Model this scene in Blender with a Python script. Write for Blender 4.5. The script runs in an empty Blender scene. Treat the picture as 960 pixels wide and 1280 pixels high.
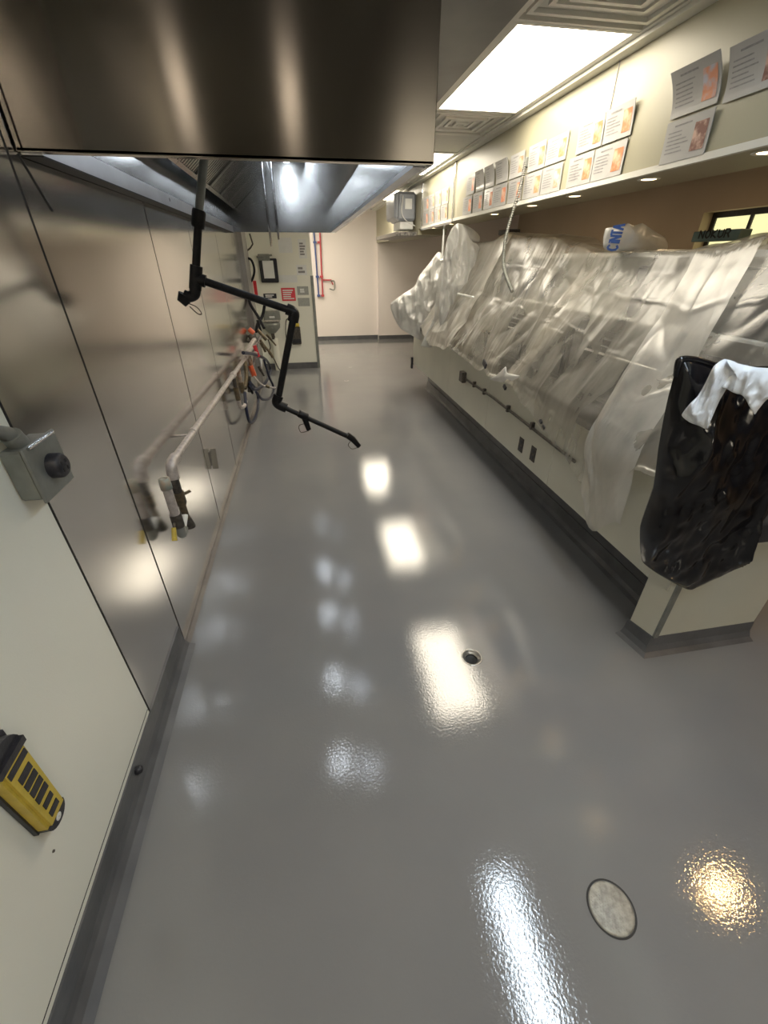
import bpy, math, random
from mathutils import Vector, Matrix
PI=math.pi
S=bpy.context.scene
# ------------------------------------------------------------ camera, world, exposure
H=1.7
cam=bpy.data.cameras.new('camera'); cam.sensor_fit='VERTICAL'; cam.sensor_height=24.0
cam.lens=520.1/1280*24.0; cam.clip_start=.02
co=bpy.data.objects.new('camera',cam); S.collection.objects.link(co)
CR=Matrix.Rotation(-.173,3,'Z')@Matrix.Rotation(1.0234,3,'X')@Matrix.Rotation(-.0015,3,'Z')
co.matrix_world=Matrix.Translation((0,0,H))@CR.to_4x4(); S.camera=co
w=bpy.data.worlds.new('world'); S.world=w; w.use_nodes=True
w.node_tree.nodes['Background'].inputs[0].default_value=(.8,.85,1,1); w.node_tree.nodes['Background'].inputs[1].default_value=.05
S.view_settings.view_transform='Standard'; S.view_settings.look='None'; S.view_settings.gamma=1
S.view_settings.exposure=0.95
PANEL_COL=(1,.90,.72); PANEL_E=8.5; COOL=(.75,.88,1.0)
L0_E=16.0; HOOD_E=16.0; DOWN_E=5.0; DINE_E=110.0; BACK_E=60.0

def at(u,v,**k):
    d=CR@Vector(((u-480)/520.1,-(v-640)/520.1,-1)); C=Vector((0,0,H)); (a,val),=k.items(); i='xyz'.index(a)
    return C+d*((val-C[i])/d[i])

# ------------------------------------------------------------ helpers
class MB:
    def __init__(s): s.v=[]; s.f=[]; s.sm=[]
    def add(s,vs,fs,sm=False):
        o=len(s.v); s.v+=[tuple(x) for x in vs]; s.f+=[tuple(i+o for i in f) for f in fs]; s.sm+=[sm]*len(fs); return s
    def box(s,x0,x1,y0,y1,z0,z1,b=0):
        if b<=0:
            return s.add([(x,y,z) for x in(x0,x1) for y in(y0,y1) for z in(z0,z1)],[(0,1,3,2),(4,6,7,5),(0,4,5,1),(2,3,7,6),(0,2,6,4),(1,5,7,3)])
        return s.obox(Vector(((x0+x1)/2,(y0+y1)/2,(z0+z1)/2)),Vector(((x1-x0)/2,0,0)),Vector((0,(y1-y0)/2,0)),Vector((0,0,(z1-z0)/2)),b)
    def obox(s,c,ax,ay,az,b=0):
        c=Vector(c)
        if b<=0:
            vs=[c+ax*i+ay*j+az*k for i in(-1,1) for j in(-1,1) for k in(-1,1)]
            return s.add(vs,[(0,1,3,2),(4,6,7,5),(0,4,5,1),(2,3,7,6),(0,2,6,4),(1,5,7,3)])
        # chamfered box: 24 verts
        L=[ax.length,ay.length,az.length]; n=[ax.normalized(),ay.normalized(),az.normalized()]; b=min(b,min(L)*.9)
        vs=[];idx={}
        for i in(-1,1):
            for j in(-1,1):
                for k in(-1,1):
                    for a in range(3):
                        e=[L[0],L[1],L[2]]
                        for q in range(3):
                            if q!=a: e[q]-=b
                        idx[(i,j,k,a)]=len(vs); vs.append(c+n[0]*i*e[0]+n[1]*j*e[1]+n[2]*k*e[2])
        fs=[]
        for a in range(3):
            o=[q for q in range(3) if q!=a]
            for sg in(-1,1):
                r=[]
                for p,q in((-1,-1),(1,-1),(1,1),(-1,1)):
                    t=[0,0,0];t[a]=sg;t[o[0]]=p;t[o[1]]=q;r.append(idx[(*t,a)])
                fs.append(tuple(r))
        for a in range(3):       # edge faces along axis a
            o=[q for q in range(3) if q!=a]
            for p in(-1,1):
                for q in(-1,1):
                    t=[0,0,0];t[o[0]]=p;t[o[1]]=q
                    t1=list(t);t1[a]=-1;t2=list(t);t2[a]=1
                    fs.append((idx[(*t1,o[0])],idx[(*t2,o[0])],idx[(*t2,o[1])],idx[(*t1,o[1])]))
        for i in(-1,1):
            for j in(-1,1):
                for k in(-1,1): fs.append(tuple(idx[(i,j,k,a)] for a in range(3)))
        return s.add(vs,fs)
    def tube(s,pts,r,n=12,cap=True):
        pts=[Vector(p) for p in pts]; m=len(pts); rs=r if isinstance(r,(list,tuple)) else [r]*m
        vs=[];fs=[];u=None
        for i,p in enumerate(pts):
            t=(pts[min(i+1,m-1)]-pts[max(i-1,0)])
            if t.length<1e-9: t=Vector((0,0,1))
            t.normalize()
            if u is None: u=t.orthogonal().normalized()
            u=(u-t*u.dot(t)); u=u.normalized() if u.length>1e-6 else t.orthogonal().normalized()
            w_=t.cross(u)
            for k in range(n):
                a=2*PI*k/n; vs.append(p+(u*math.cos(a)+w_*math.sin(a))*rs[i])
        for i in range(m-1):
            for k in range(n): fs.append((i*n+k,i*n+(k+1)%n,(i+1)*n+(k+1)%n,(i+1)*n+k))
        s.add(vs,fs,True)
        if cap:
            s.add(vs[:n],[tuple(range(n))[::-1]]); s.add(vs[-n:],[tuple(range(n))])
        return s
    def lathe(s,prof,c,axis=(0,0,1),n=24):
        a=Vector(axis).normalized(); u=a.orthogonal().normalized(); w_=a.cross(u); c=Vector(c); vs=[];fs=[]
        for r,h in prof:
            for k in range(n):
                t=2*PI*k/n; vs.append(c+a*h+(u*math.cos(t)+w_*math.sin(t))*max(r,1e-5))
        for i in range(len(prof)-1):
            for k in range(n): fs.append((i*n+k,i*n+(k+1)%n,(i+1)*n+(k+1)%n,(i+1)*n+k))
        return s.add(vs,fs,True)
    def disc(s,c,r,axis,n=24):
        a=Vector(axis).normalized(); u=a.orthogonal().normalized(); w_=a.cross(u); c=Vector(c)
        return s.add([c+(u*math.cos(2*PI*k/n)+w_*math.sin(2*PI*k/n))*r for k in range(n)],[tuple(range(n))])
    def prism(s,poly,ext):      # poly list of 3D points, ext vector
        n=len(poly); e=Vector(ext); P=[Vector(p) for p in poly]
        return s.add(P+[p+e for p in P],[tuple(range(n))[::-1],tuple(range(n,2*n))]+[(i,(i+1)%n,(i+1)%n+n,i+n) for i in range(n)])
    def build(s,name,m,parent=None):
        me=bpy.data.meshes.new(name); me.from_pydata(s.v,[],s.f)
        me.polygons.foreach_set('use_smooth',s.sm); me.update()
        me.materials.append(m)
        o=bpy.data.objects.new(name,me); S.collection.objects.link(o)
        if parent is not None: o.parent=parent
        return o
def curve(pts,n=8):       # catmull-rom
    P=[Vector(p) for p in pts]; P=[P[0]*2-P[1]]+P+[P[-1]*2-P[-2]]; out=[]
    for i in range(1,len(P)-2):
        for k in range(n):
            t=k/n; a,b,c,d=P[i-1:i+3]
            out.append(.5*((2*b)+(c-a)*t+(2*a-5*b+4*c-d)*t*t+(-a+3*b-3*c+d)*t**3))
    out.append(P[-2]); return out
def tag(o,label=None,cat=None,group=None,kind=None):
    if label:o['label']=label
    if cat:o['category']=cat
    if group:o['group']=group
    if kind:o['kind']=kind
    return o
def empty(name,loc,label,cat,group=None):
    o=bpy.data.objects.new(name,None); S.collection.objects.link(o); o.empty_display_size=.05
    o['base']=list(loc); return tag(o,label,cat,group)
def finish_empty(o):      # shift the empty to its base, children keep world place
    b=Vector(o['base']); del o['base']; o.location=b
    for c in o.children:
        c.data.transform(Matrix.Translation(-b))
        for g in c.children: g.data.transform(Matrix.Translation(-b))
def struct(o): o['kind']='structure'; return o
# value noise
random.seed(7)
_p=[random.random() for _ in range(4096)]
def _h(i,j,k=0): return _p[(i*73+j*179+k*283)&4095]
def vn(x,y,k=0):
    i=math.floor(x);j=math.floor(y);fx=x-i;fy=y-j;fx=fx*fx*(3-2*fx);fy=fy*fy*(3-2*fy)
    return (_h(i,j,k)*(1-fx)+_h(i+1,j,k)*fx)*(1-fy)+(_h(i,j+1,k)*(1-fx)+_h(i+1,j+1,k)*fx)*fy
def fbm(x,y,k=0): return vn(x,y,k)*.55+vn(x*2.1+5,y*2.1,k+1)*.3+vn(x*4.3,y*4.3+9,k+2)*.15
def ridge(x,y,k=0): return 1-abs(2*vn(x,y,k)-1)

# ------------------------------------------------------------ materials
def mat(name,col,rough=.5,metal=0.0,col2=None,nscale=6,stretch=(1,1,1),bump=0,bscale=80,bstretch=(1,1,1),coat=0,rvar=0,aniso=0,spec=None,contrast=(.35,.65)):
    m=bpy.data.materials.new(name); m.use_nodes=True; nt=m.node_tree; b=nt.nodes['Principled BSDF']
    b.inputs['Base Color'].default_value=(*col,1); b.inputs['Roughness'].default_value=rough; b.inputs['Metallic'].default_value=metal
    if spec is not None: b.inputs['Specular IOR Level'].default_value=spec
    if coat: b.inputs['Coat Weight'].default_value=coat; b.inputs['Coat Roughness'].default_value=.08
    if aniso:
        b.inputs['Anisotropic'].default_value=aniso; tg=nt.nodes.new('ShaderNodeTangent'); tg.direction_type='RADIAL'; tg.axis='Z'; b.inputs['Anisotropic Rotation'].default_value=.25; nt.links.new(tg.outputs[0],b.inputs['Tangent'])
    tc=nt.nodes.new('ShaderNodeTexCoord')
    def nz(sc,st,det=5):
        mp=nt.nodes.new('ShaderNodeMapping'); mp.inputs['Scale'].default_value=st; nt.links.new(tc.outputs['Object'],mp.inputs[0])
        n=nt.nodes.new('ShaderNodeTexNoise'); n.inputs['Scale'].default_value=sc; n.inputs['Detail'].default_value=det; nt.links.new(mp.outputs[0],n.inputs['Vector']); return n
    if col2 is not None:
        n=nz(nscale,stretch); r=nt.nodes.new('ShaderNodeValToRGB'); r.color_ramp.elements[0].position=contrast[0]; r.color_ramp.elements[1].position=contrast[1]
        r.color_ramp.elements[0].color=(*col,1); r.color_ramp.elements[1].color=(*col2,1)
        nt.links.new(n.outputs['Fac'],r.inputs[0]); nt.links.new(r.outputs[0],b.inputs['Base Color'])
    if rvar:
        n=nz(nscale*.7,stretch); mr=nt.nodes.new('ShaderNodeMapRange'); mr.inputs['To Min'].default_value=max(0,rough-rvar); mr.inputs['To Max'].default_value=rough+rvar
        mr.inputs['From Min'].default_value=.3; mr.inputs['From Max'].default_value=.7
        nt.links.new(n.outputs['Fac'],mr.inputs[0]); nt.links.new(mr.outputs[0],b.inputs['Roughness'])
    if bump:
        n=nz(bscale,bstretch,3); bp=nt.nodes.new('ShaderNodeBump'); bp.inputs['Strength'].default_value=bump; bp.inputs['Distance'].default_value=.002
        nt.links.new(n.outputs['Fac'],bp.inputs['Height']); nt.links.new(bp.outputs[0],b.inputs['Normal'])
        if coat: nt.links.new(bp.outputs[0],b.inputs['Coat Normal'])
    return m
def emit(name,col,e):
    m=bpy.data.materials.new(name); m.use_nodes=True; b=m.node_tree.nodes['Principled BSDF']
    b.inputs['Base Color'].default_value=(.8,.8,.8,1); b.inputs['Emission Color'].default_value=(*col,1); b.inputs['Emission Strength'].default_value=e
    return m
M={}
M['floor']=mat('grey_epoxy',(.205,.208,.218),.06,col2=(.23,.232,.238),nscale=1.3,bump=.19,bscale=105,rvar=.02,spec=.8)
M['cove']=mat('dark_grey_cove',(.085,.088,.095),.35,col2=(.12,.122,.13),nscale=8,bump=.3,bscale=60)
M['brownstrip']=mat('brown_grey_strip',(.17,.15,.14),.45,col2=(.22,.20,.18),nscale=6)
M['dkst']=mat('dull_column_steel',(.30,.29,.28),.4,.7,col2=(.38,.37,.36),nscale=4)  # darker, duller steel: shade on the last wall panels put into the colour
M['nearw']=mat('grey_beige_paint',(.30,.29,.27),.6,col2=(.34,.33,.31),nscale=1)
M['lip']=mat('lip_steel',(.80,.81,.84),.38,1,col2=(.7,.71,.74),nscale=4)
M['collar']=mat('pale_green_pipe',(.33,.40,.37),.45,.3,col2=(.45,.36,.28),nscale=30)
M['frp']=mat('cream_wall_panel',(.80,.795,.71),.34,col2=(.82,.815,.73),nscale=1.2,bump=.15,bscale=180)
M['steel']=mat('brushed_wall_steel',(.82,.80,.78),.16,1,col2=(.88,.86,.83),nscale=1.6,stretch=(1,1,.5),bump=.12,bscale=3,bstretch=(1,1,.6),rvar=.02,contrast=(.2,.8))
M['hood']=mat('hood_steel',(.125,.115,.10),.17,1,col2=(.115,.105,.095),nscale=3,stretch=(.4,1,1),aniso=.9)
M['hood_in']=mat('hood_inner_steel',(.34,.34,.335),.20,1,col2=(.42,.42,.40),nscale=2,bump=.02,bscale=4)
M['bright']=mat('bright_steel',(.72,.73,.75),.15,1)
M['seam']=mat('seam_shadow_black',(.02,.02,.02),.6)
M['wallp']=mat('pinkish_white_paint',(.84,.77,.74),.5,col2=(.86,.79,.76),nscale=1)
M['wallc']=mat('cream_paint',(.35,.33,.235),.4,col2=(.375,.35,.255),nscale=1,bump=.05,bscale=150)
M['tan']=mat('tan_paint',(.46,.37,.27),.7,col2=(.50,.40,.30),nscale=1)
M['ceil']=mat('white_ceiling_tile',(.66,.65,.60),.8,col2=(.70,.69,.64),nscale=30,bump=.3,bscale=150)
M['grid']=mat('white_grid_metal',(.68,.67,.62),.45,col2=(.7,.69,.64),nscale=8)
M['dkceil']=mat('grey_closure_steel',(.16,.16,.165),.4,.8,col2=(.2,.2,.2),nscale=3)
M['panel']=emit('ceiling_panel_glow',PANEL_COL,PANEL_E)
M['panel_cool']=emit('cool_panel_glow',COOL,L0_E)
M['hoodlamp']=emit('hood_lamp_glow',(.82,.9,1),HOOD_E)
M['down']=emit('warm_downlight_glow',(1,.72,.38),DOWN_E)
M['dine']=emit('dining_lamp_glow',(1,.62,.25),DINE_E)
M['dine2']=emit('dining_row_glow',(1,.72,.42),70.0)  # glow of the added dining side fill lamps
M['backl']=emit('downlight_glow',(1,.85,.68),BACK_E)
M['black']=mat('black_iron_pipe',(.004,.004,.005),.42,col2=(.012,.011,.011),nscale=40,bump=.3,bscale=120,spec=.25)
M['rubber']=mat('black_rubber',(.006,.006,.009),.5,col2=(.012,.012,.016),nscale=30,spec=.3)
M['blueh']=mat('navy_hose',(.008,.012,.035),.4,col2=(.012,.018,.05),nscale=30)
M['galv']=mat('galvanised_pipe',(.42,.38,.36),.5,.5,col2=(.62,.57,.54),nscale=35,bump=.3,bscale=90)
M['brass']=mat('aged_brass',(.20,.15,.09),.45,.7,col2=(.10,.085,.06),nscale=45,bump=.3,bscale=120)
M['dkmetal']=mat('dark_fitting_metal',(.06,.055,.05),.5,.6,col2=(.13,.115,.10),nscale=45)
M['yellow']=mat('yellow_plastic',(.62,.47,.07),.42,col2=(.52,.39,.06),nscale=30,bump=.3,bscale=250)
M['blkplastic']=mat('black_plastic',(.015,.016,.022),.4,col2=(.03,.03,.038),nscale=60,bump=.3,bscale=200)
M['orange']=mat('orange_plastic',(.75,.13,.04),.4,col2=(.6,.1,.04),nscale=30)
M['red']=mat('red_plastic',(.52,.02,.035),.45,col2=(.6,.04,.05),nscale=20)
M['redsign']=mat('red_sign',(.72,.05,.07),.5,col2=(.66,.05,.07),nscale=20)
M['greybox']=mat('cast_grey_metal',(.30,.31,.29),.45,.5,col2=(.24,.25,.23),nscale=20,bump=.3,bscale=80)
M['greysign']=mat('grey_sign',(.33,.34,.32),.5,col2=(.38,.39,.36),nscale=30)
M['white']=mat('white_plastic',(.78,.79,.78),.4,col2=(.74,.75,.74),nscale=12)
M['paper']=mat('paper_white',(.45,.445,.44),.35,col2=(.42,.415,.41),nscale=12,coat=.4)
M['ink']=mat('grey_ink',(.22,.215,.22),.5,col2=(.30,.29,.30),nscale=60)
M['photo']=mat('orange_food_print',(.72,.22,.10),.35,col2=(.78,.50,.34),nscale=22,contrast=(.42,.6))
M['photo2']=mat('dark_food_print',(.22,.10,.08),.35,col2=(.62,.42,.34),nscale=26,contrast=(.42,.6))
M['photo3']=mat('pale_food_print',(.70,.32,.20),.35,col2=(.50,.50,.58),nscale=22,contrast=(.42,.6))
M['cab']=mat('cabinet_laminate',(.60,.59,.50),.45,col2=(.56,.55,.47),nscale=2.5,bump=.05,bscale=100)
M['dark']=mat('dark_equipment',(.035,.036,.042),.4,.3,col2=(.06,.06,.066),nscale=6)
M['bagblk']=mat('black_bag_plastic',(.003,.003,.004),.18,col2=(.006,.006,.008),nscale=9,bump=.6,bscale=16)
M['cloth']=mat('white_cotton_rag',(.78,.80,.83),.9,col2=(.66,.69,.73),nscale=14,bump=.5,bscale=220)
M['blueink']=mat('blue_logo_ink',(.03,.09,.36),.5,col2=(.04,.11,.40),nscale=30)
M['teal']=mat('teal_card',(.13,.19,.19),.6,col2=(.10,.16,.16),nscale=20)
M['pipeblue']=mat('blue_pipe',(.06,.10,.28),.4,col2=(.09,.13,.32),nscale=20)
M['pipered']=mat('red_pipe',(.50,.06,.08),.4,col2=(.55,.09,.1),nscale=20)
M['cover']=mat('aged_drain_cover',(.30,.29,.26),.5,.35,col2=(.46,.45,.40),nscale=60,bump=1,bscale=60)
M['hole']=mat('drain_cup',(.04,.04,.04),.6,col2=(.08,.08,.075),nscale=20)
M['drainrim']=mat('drain_rim_metal',(.45,.44,.41),.35,.8,col2=(.3,.29,.27),nscale=40)
M['granite']=mat('granite_edge',(.05,.05,.05),.3,col2=(.28,.26,.24),nscale=45)
M['disp']=mat('dispenser_grey',(.30,.32,.36),.3,col2=(.26,.28,.32),nscale=5)
M['wpane']=emit('lit_window_pane',(.62,.60,.30),.75)
M['rust']=mat('rusty_pipe',(.30,.13,.06),.7,.2,col2=(.36,.33,.28),nscale=25,bump=.4,bscale=90)
def plastic(name,tr,col=(.50,.465,.40)):
    m=bpy.data.materials.new(name); m.use_nodes=True; nt=m.node_tree; N=nt.nodes; L=nt.links
    for n in list(N): N.remove(n)
    out=N.new('ShaderNodeOutputMaterial')
    df=N.new('ShaderNodeBsdfDiffuse'); df.inputs[0].default_value=(*col,1)
    tl=N.new('ShaderNodeBsdfTranslucent'); tl.inputs[0].default_value=(*col,1)
    m1=N.new('ShaderNodeMixShader'); m1.inputs[0].default_value=.45; L.new(df.outputs[0],m1.inputs[1]); L.new(tl.outputs[0],m1.inputs[2])
    tp=N.new('ShaderNodeBsdfTransparent'); tp.inputs[0].default_value=(.97,.96,.93,1)
    tc=N.new('ShaderNodeTexCoord'); mp=N.new('ShaderNodeMapping'); mp.inputs['Scale'].default_value=(1,1,.35); L.new(tc.outputs['Object'],mp.inputs[0])
    nz=N.new('ShaderNodeTexNoise'); nz.inputs['Scale'].default_value=5; nz.inputs['Detail'].default_value=6; L.new(mp.outputs[0],nz.inputs['Vector'])
    mr=N.new('ShaderNodeMapRange'); mr.inputs['From Min'].default_value=.35; mr.inputs['From Max'].default_value=.65
    mr.inputs['To Min'].default_value=max(0,tr-.26); mr.inputs['To Max'].default_value=min(.88,tr+.16); L.new(nz.outputs['Fac'],mr.inputs[0])
    m2=N.new('ShaderNodeMixShader'); L.new(mr.outputs[0],m2.inputs[0]); L.new(m1.outputs[0],m2.inputs[1]); L.new(tp.outputs[0],m2.inputs[2])
    gl=N.new('ShaderNodeBsdfGlossy'); gl.inputs['Roughness'].default_value=.33
    nz2=N.new('ShaderNodeTexNoise'); nz2.inputs['Scale'].default_value=9; nz2.inputs['Detail'].default_value=5; L.new(mp.outputs[0],nz2.inputs['Vector'])
    bp=N.new('ShaderNodeBump'); bp.inputs['Strength'].default_value=.35; bp.inputs['Distance'].default_value=.006; L.new(nz2.outputs['Fac'],bp.inputs['Height'])
    L.new(bp.outputs[0],gl.inputs['Normal']); L.new(bp.outputs[0],df.inputs['Normal'])
    lw0=N.new('ShaderNodeLayerWeight'); lw0.inputs[0].default_value=.5; L.new(bp.outputs[0],lw0.inputs['Normal']); lw=N.new('ShaderNodeMath'); lw.operation='POWER'; lw.inputs[1].default_value=4; L.new(lw0.outputs['Facing'],lw.inputs[0])
    m3=N.new('ShaderNodeMixShader'); ml=N.new('ShaderNodeMath'); ml.operation='MULTIPLY_ADD'; ml.use_clamp=True; ml.inputs[1].default_value=.6; ml.inputs[2].default_value=.10; L.new(lw.outputs[0],ml.inputs[0]); L.new(ml.outputs[0],m3.inputs[0]); L.new(m2.outputs[0],m3.inputs[1]); L.new(gl.outputs[0],m3.inputs[2])
    L.new(m3.outputs[0],out.inputs[0]); return m
M['sheet']=plastic('clear_poly_sheet',.74); M['sheet2']=plastic('milky_poly_sheet',.40,(.70,.67,.61)); M['bagw']=plastic('white_bag_plastic',.10,(.76,.76,.75))

# ------------------------------------------------------------ room shell
XL=-.76; XR=5.0; YN=-2.6; YF=10.9; ZC=2.6; XS=1.73; ZS=2.06
DR=(.671,1.30); DRr=.043
def ring_floor():
    b=MB(); n=32; h=.10; cx,cy=DR
    z0=0
    for (x0,x1,y0,y1) in ((XL,XR,YN,cy-h),(XL,XR,cy+h,YF),(XL,cx-h,cy-h,cy+h),(cx+h,XR,cy-h,cy+h)):
        b.add([(x0,y0,z0),(x1,y0,z0),(x1,y1,z0),(x0,y1,z0)],[(0,1,2,3)])
    inn=[];outr=[]
    for k in range(n):
        a=2*PI*k/n; c,s=math.cos(a),math.sin(a); inn.append((cx+c*DRr,cy+s*DRr,z0)); m=max(abs(c),abs(s)); outr.append((cx+c/m*h,cy+s/m*h,z0))
    b.add(inn+outr,[(k,k+n,(k+1)%n+n,(k+1)%n) for k in range(n)])
    return b
fl=struct(ring_floor().build('floor',M['floor']))
# ceiling: slab with tiles over the aisle as parts
cl=struct(MB().box(XL,XR,YN,YF,ZC+.012,ZC+.06).build('ceiling',M['ceil']))
MB().box(.46,1.0,YN,YF,ZC-.02,ZC+.012).build('closure_panel',M['dkceil'],cl)
TX0,TX1=1.035,1.645; TY=.652
ys=[2.555+TY*.975*k for k in range(-8,13)]
YG=[]
y=2.545-1.32*0
# bays: light bays 1.28 long alternating with two tiles of .68
bays=[]  # (y0,y1,kind)
for k in range(-2,4):
    a=2.545+2.645*k
    bays.append((a,a+1.28,'light'))
    bays.append((a+1.30,a+1.95,'vent' if k in(-1,0) else 'tile')); bays.append((a+1.97,a+2.625,'vent' if k==-1 else 'tile'))
bays[3*1+2]=(bays[5][0],bays[5][1],'vent'); bays[4]=(bays[4][0],bays[4][1],'tile')
for (a,b_,k) in bays:
    if b_>YF: continue
    if k=='tile': MB().box(TX0,TX1,a,b_,ZC-.002,ZC+.012).build('ceiling_tile',M['ceil'],cl)
g=MB()
for x0,x1 in((1.0,TX0),(TX1,1.665)): g.box(x0,x1,YN,YF,ZC-.012,ZC+.011)
for (a,b_,k) in bays:
    if b_<YF: g.box(TX0,TX1,b_,b_+.02,ZC-.010,ZC+.011)
g.build('ceiling_grid',M['grid'],cl)
MB().box(1.665,XS,YN,YF,ZC-.03,ZC+.012).build('edge_trim',M['grid'],cl)
# walls
wl=struct(MB().box(XL-.12,XL,YN,1.163,0,ZC).build('wall_left',M['frp']))
MB().box(XL-.12,XL-.006,1.163,7.35,0,ZC).build('panel_backing',M['seam'],wl)
edges=[1.167,1.645,2.82,3.79,4.97,6.15,7.32]
for a,b_ in zip(edges[:-1],edges[1:]):
    MB().box(XL-.006,XL,a+.0065,b_-.0065,.137 if a<1.2 else .006,ZC).build('steel_panel',M['steel'],wl)
MB().box(XL,XL+.05,6.75,7.32,0,ZC).build('steel_column',M['dkst'],wl)  # dark box standing in for shade on the last steel panels
# crack line of the cream panel's bottom trim
MB().box(XL,XL+.0012,-.2,1.16,.158,.161).build('dark_joint',M['seam'],wl)
MB().tube([(XL+.001,1.70,1.955),(XL+.001,1.79,1.83)],.003,6).build('seam_cut',M['seam'],wl)
MB().box(XL-.12,XL,7.35,YF,0,ZC).build('white_panel',M['frp'],wl)
b=MB()   # coved base, left
def cove(b,x,sx,y0,y1,h,d=.07):
    prof=[(0,h),(.006,h),(.007,h*.45),(.012,h*.25),(.028,h*.09),(d,.0015),(0,.0)]
    P0=[Vector((x+sx*p,y0,z)) for p,z in prof]; b.prism(P0,(0,y1-y0,0))
cove(b,XL,1,YN,1.63,.137,.055)
struct(b.build('baseboard_left',M['cove']))
b=MB(); cove(b,XL,1,1.64,7.34,.02,.03); struct(b.build('trim_1',M['brownstrip']))
struct(MB().box(XL-.12,XR+.1,YN-.1,YN,0,ZC).build('wall_near',M['nearw']))
struct(MB().box(XL-.12,XR+.1,YF,YF+.1,0,ZC).build('wall_far',M['wallp']))
struct(MB().box(1.76,XR,YF-.10,YF,0,ZC).build('wall_far_jog',M['wallp']))
struct(MB().box(XL,1.76,YF-.02,YF,0,.09).build('baseboard_far',M['cove']))
struct(MB().box(1.76,XR,YF-.12,YF-.10,0,.09).build('baseboard_far_right',M['cove']))
wp=struct(MB().box(XL,.205,7.95,8.10,0,ZC).build('wall_partition',M['frp']))
MB().box(.165,.212,7.935,8.11,.0,1.46).build('corner_guard',M['greybox'],wp)
struct(MB().box(XL,.165,7.93,7.95,0,.10).build('baseboard_partition',M['cove']))
# right wall of the dining side, with window opening
wy0,wy1,wz0,wz1=4.55,5.55,1.55,2.18
wr=MB()
wr.box(XR,XR+.25,YN,wy0,0,ZC).box(XR,XR+.25,wy1,YF,0,ZC).box(XR,XR+.25,wy0,wy1,0,wz0).box(XR,XR+.25,wy0,wy1,wz1,ZC)
struct(wr.build('wall_right',M['tan']))
wf=MB(); fr=.06; X0,X1=XR+.14,XR+.19
wf.box(X0,X1,wy0,wy0+fr,wz0,wz1).box(X0,X1,wy1-fr,wy1,wz0,wz1).box(X0,X1,wy0+fr,wy1-fr,wz0,wz0+fr).box(X0,X1,wy0+fr,wy1-fr,wz1-fr,wz1)
wd=struct(wf.build('window_1',M['blkplastic']))
MB().box(X0,X1,wy0+.43,wy0+.47,wz0+fr,wz1-fr).build('mullion',M['blkplastic'],wd)
for a,c in((wy0+fr,wy0+.43),(wy0+.47,wy1-fr)): MB().box(X0+.02,X0+.03,a,c,wz0+fr,wz1-fr).build('pane',M['wpane'],wd)
# soffit above the pass-through
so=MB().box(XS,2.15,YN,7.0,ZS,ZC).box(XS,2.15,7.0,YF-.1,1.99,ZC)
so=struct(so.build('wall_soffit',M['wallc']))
MB().box(XS-.006,XS+.02,YN,6.8,ZS-.008,ZS+.018).build('bottom_trim',M['grid'],so)
for yy in(2.79,5.42,6.80,.16): MB().tube([(XS-.001,yy,ZS+.02),(XS-.001,yy,ZC-.03)],.0035,6).build('panel_seam',M['ink'],so)
fr2=MB()
for yy in(5.42,6.80): fr2.box(XS-.016,XS-.002,yy-.012,yy+.012,ZS-.02,ZC-.03)
fr2.box(XS-.016,XS-.002,5.42,6.80,ZS-.03,ZS-.008)
tag(fr2.build('sign_frame',M['bright']),'thin bright metal frame around the far group of menu cards above the counter','frame')
# ------------------------------------------------------------ ceiling fittings
LN=[None]*6
names=['ceiling light panel behind the camera near the back wall','narrow cool white ceiling strip light above the camera','large glowing ceiling light panel nearest the camera beside the hood','second glowing ceiling light panel behind the air vent','third ceiling light panel further down the aisle','far ceiling light panel']  # first one is an added panel, there to brighten the near left wall
TXa=TX1
for k,(a,b_,kind) in enumerate([q for q in bays if q[2]=='light']):
    if b_>YF: continue
    TX1=1.25 if -1<a<1 else TXa
    if -1<a<1: MB().box(TX1,TXa,a,b_,ZC-.002,ZC+.012).build('ceiling_tile',M['ceil'],cl)
    t=empty('ceiling_light',(TX0+.3,a+.6,ZC),names[k],'light','recessed ceiling light panels')
    f=MB(); z=ZC-.012; i=.022
    f.box(TX0,TX0+i,a,b_,z,ZC+.011).box(TX1-i,TX1,a,b_,z,ZC+.011).box(TX0+i,TX1-i,a,a+i,z,ZC+.011).box(TX0+i,TX1-i,b_-i,b_,z,ZC+.011)
    f.build('frame',M['grid'],t)
    MB().box(TX0+i,TX1-i,a+i,b_-i,ZC-.004,ZC+.008).build('diffuser',M['panel_cool'] if -1<a<1 else M['panel'],t)
    finish_empty(t)
t=empty('ceiling_light',(-.1,9.4,ZC),'ceiling light panel of the far room, hidden behind the partition','light','recessed ceiling light panels')  # added out of sight to brighten the far room
MB().box(-.42,-.40,8.8,10.04,ZC-.012,ZC+.011).box(.18,.20,8.8,10.04,ZC-.012,ZC+.011).box(-.40,.18,8.8,8.82,ZC-.012,ZC+.011).box(-.40,.18,10.02,10.04,ZC-.012,ZC+.011).build('frame',M['grid'],t)
MB().box(-.40,.18,8.82,10.02,ZC-.004,ZC+.008).build('diffuser',M['panel'],t); finish_empty(t)
TX1=TXa
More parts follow.
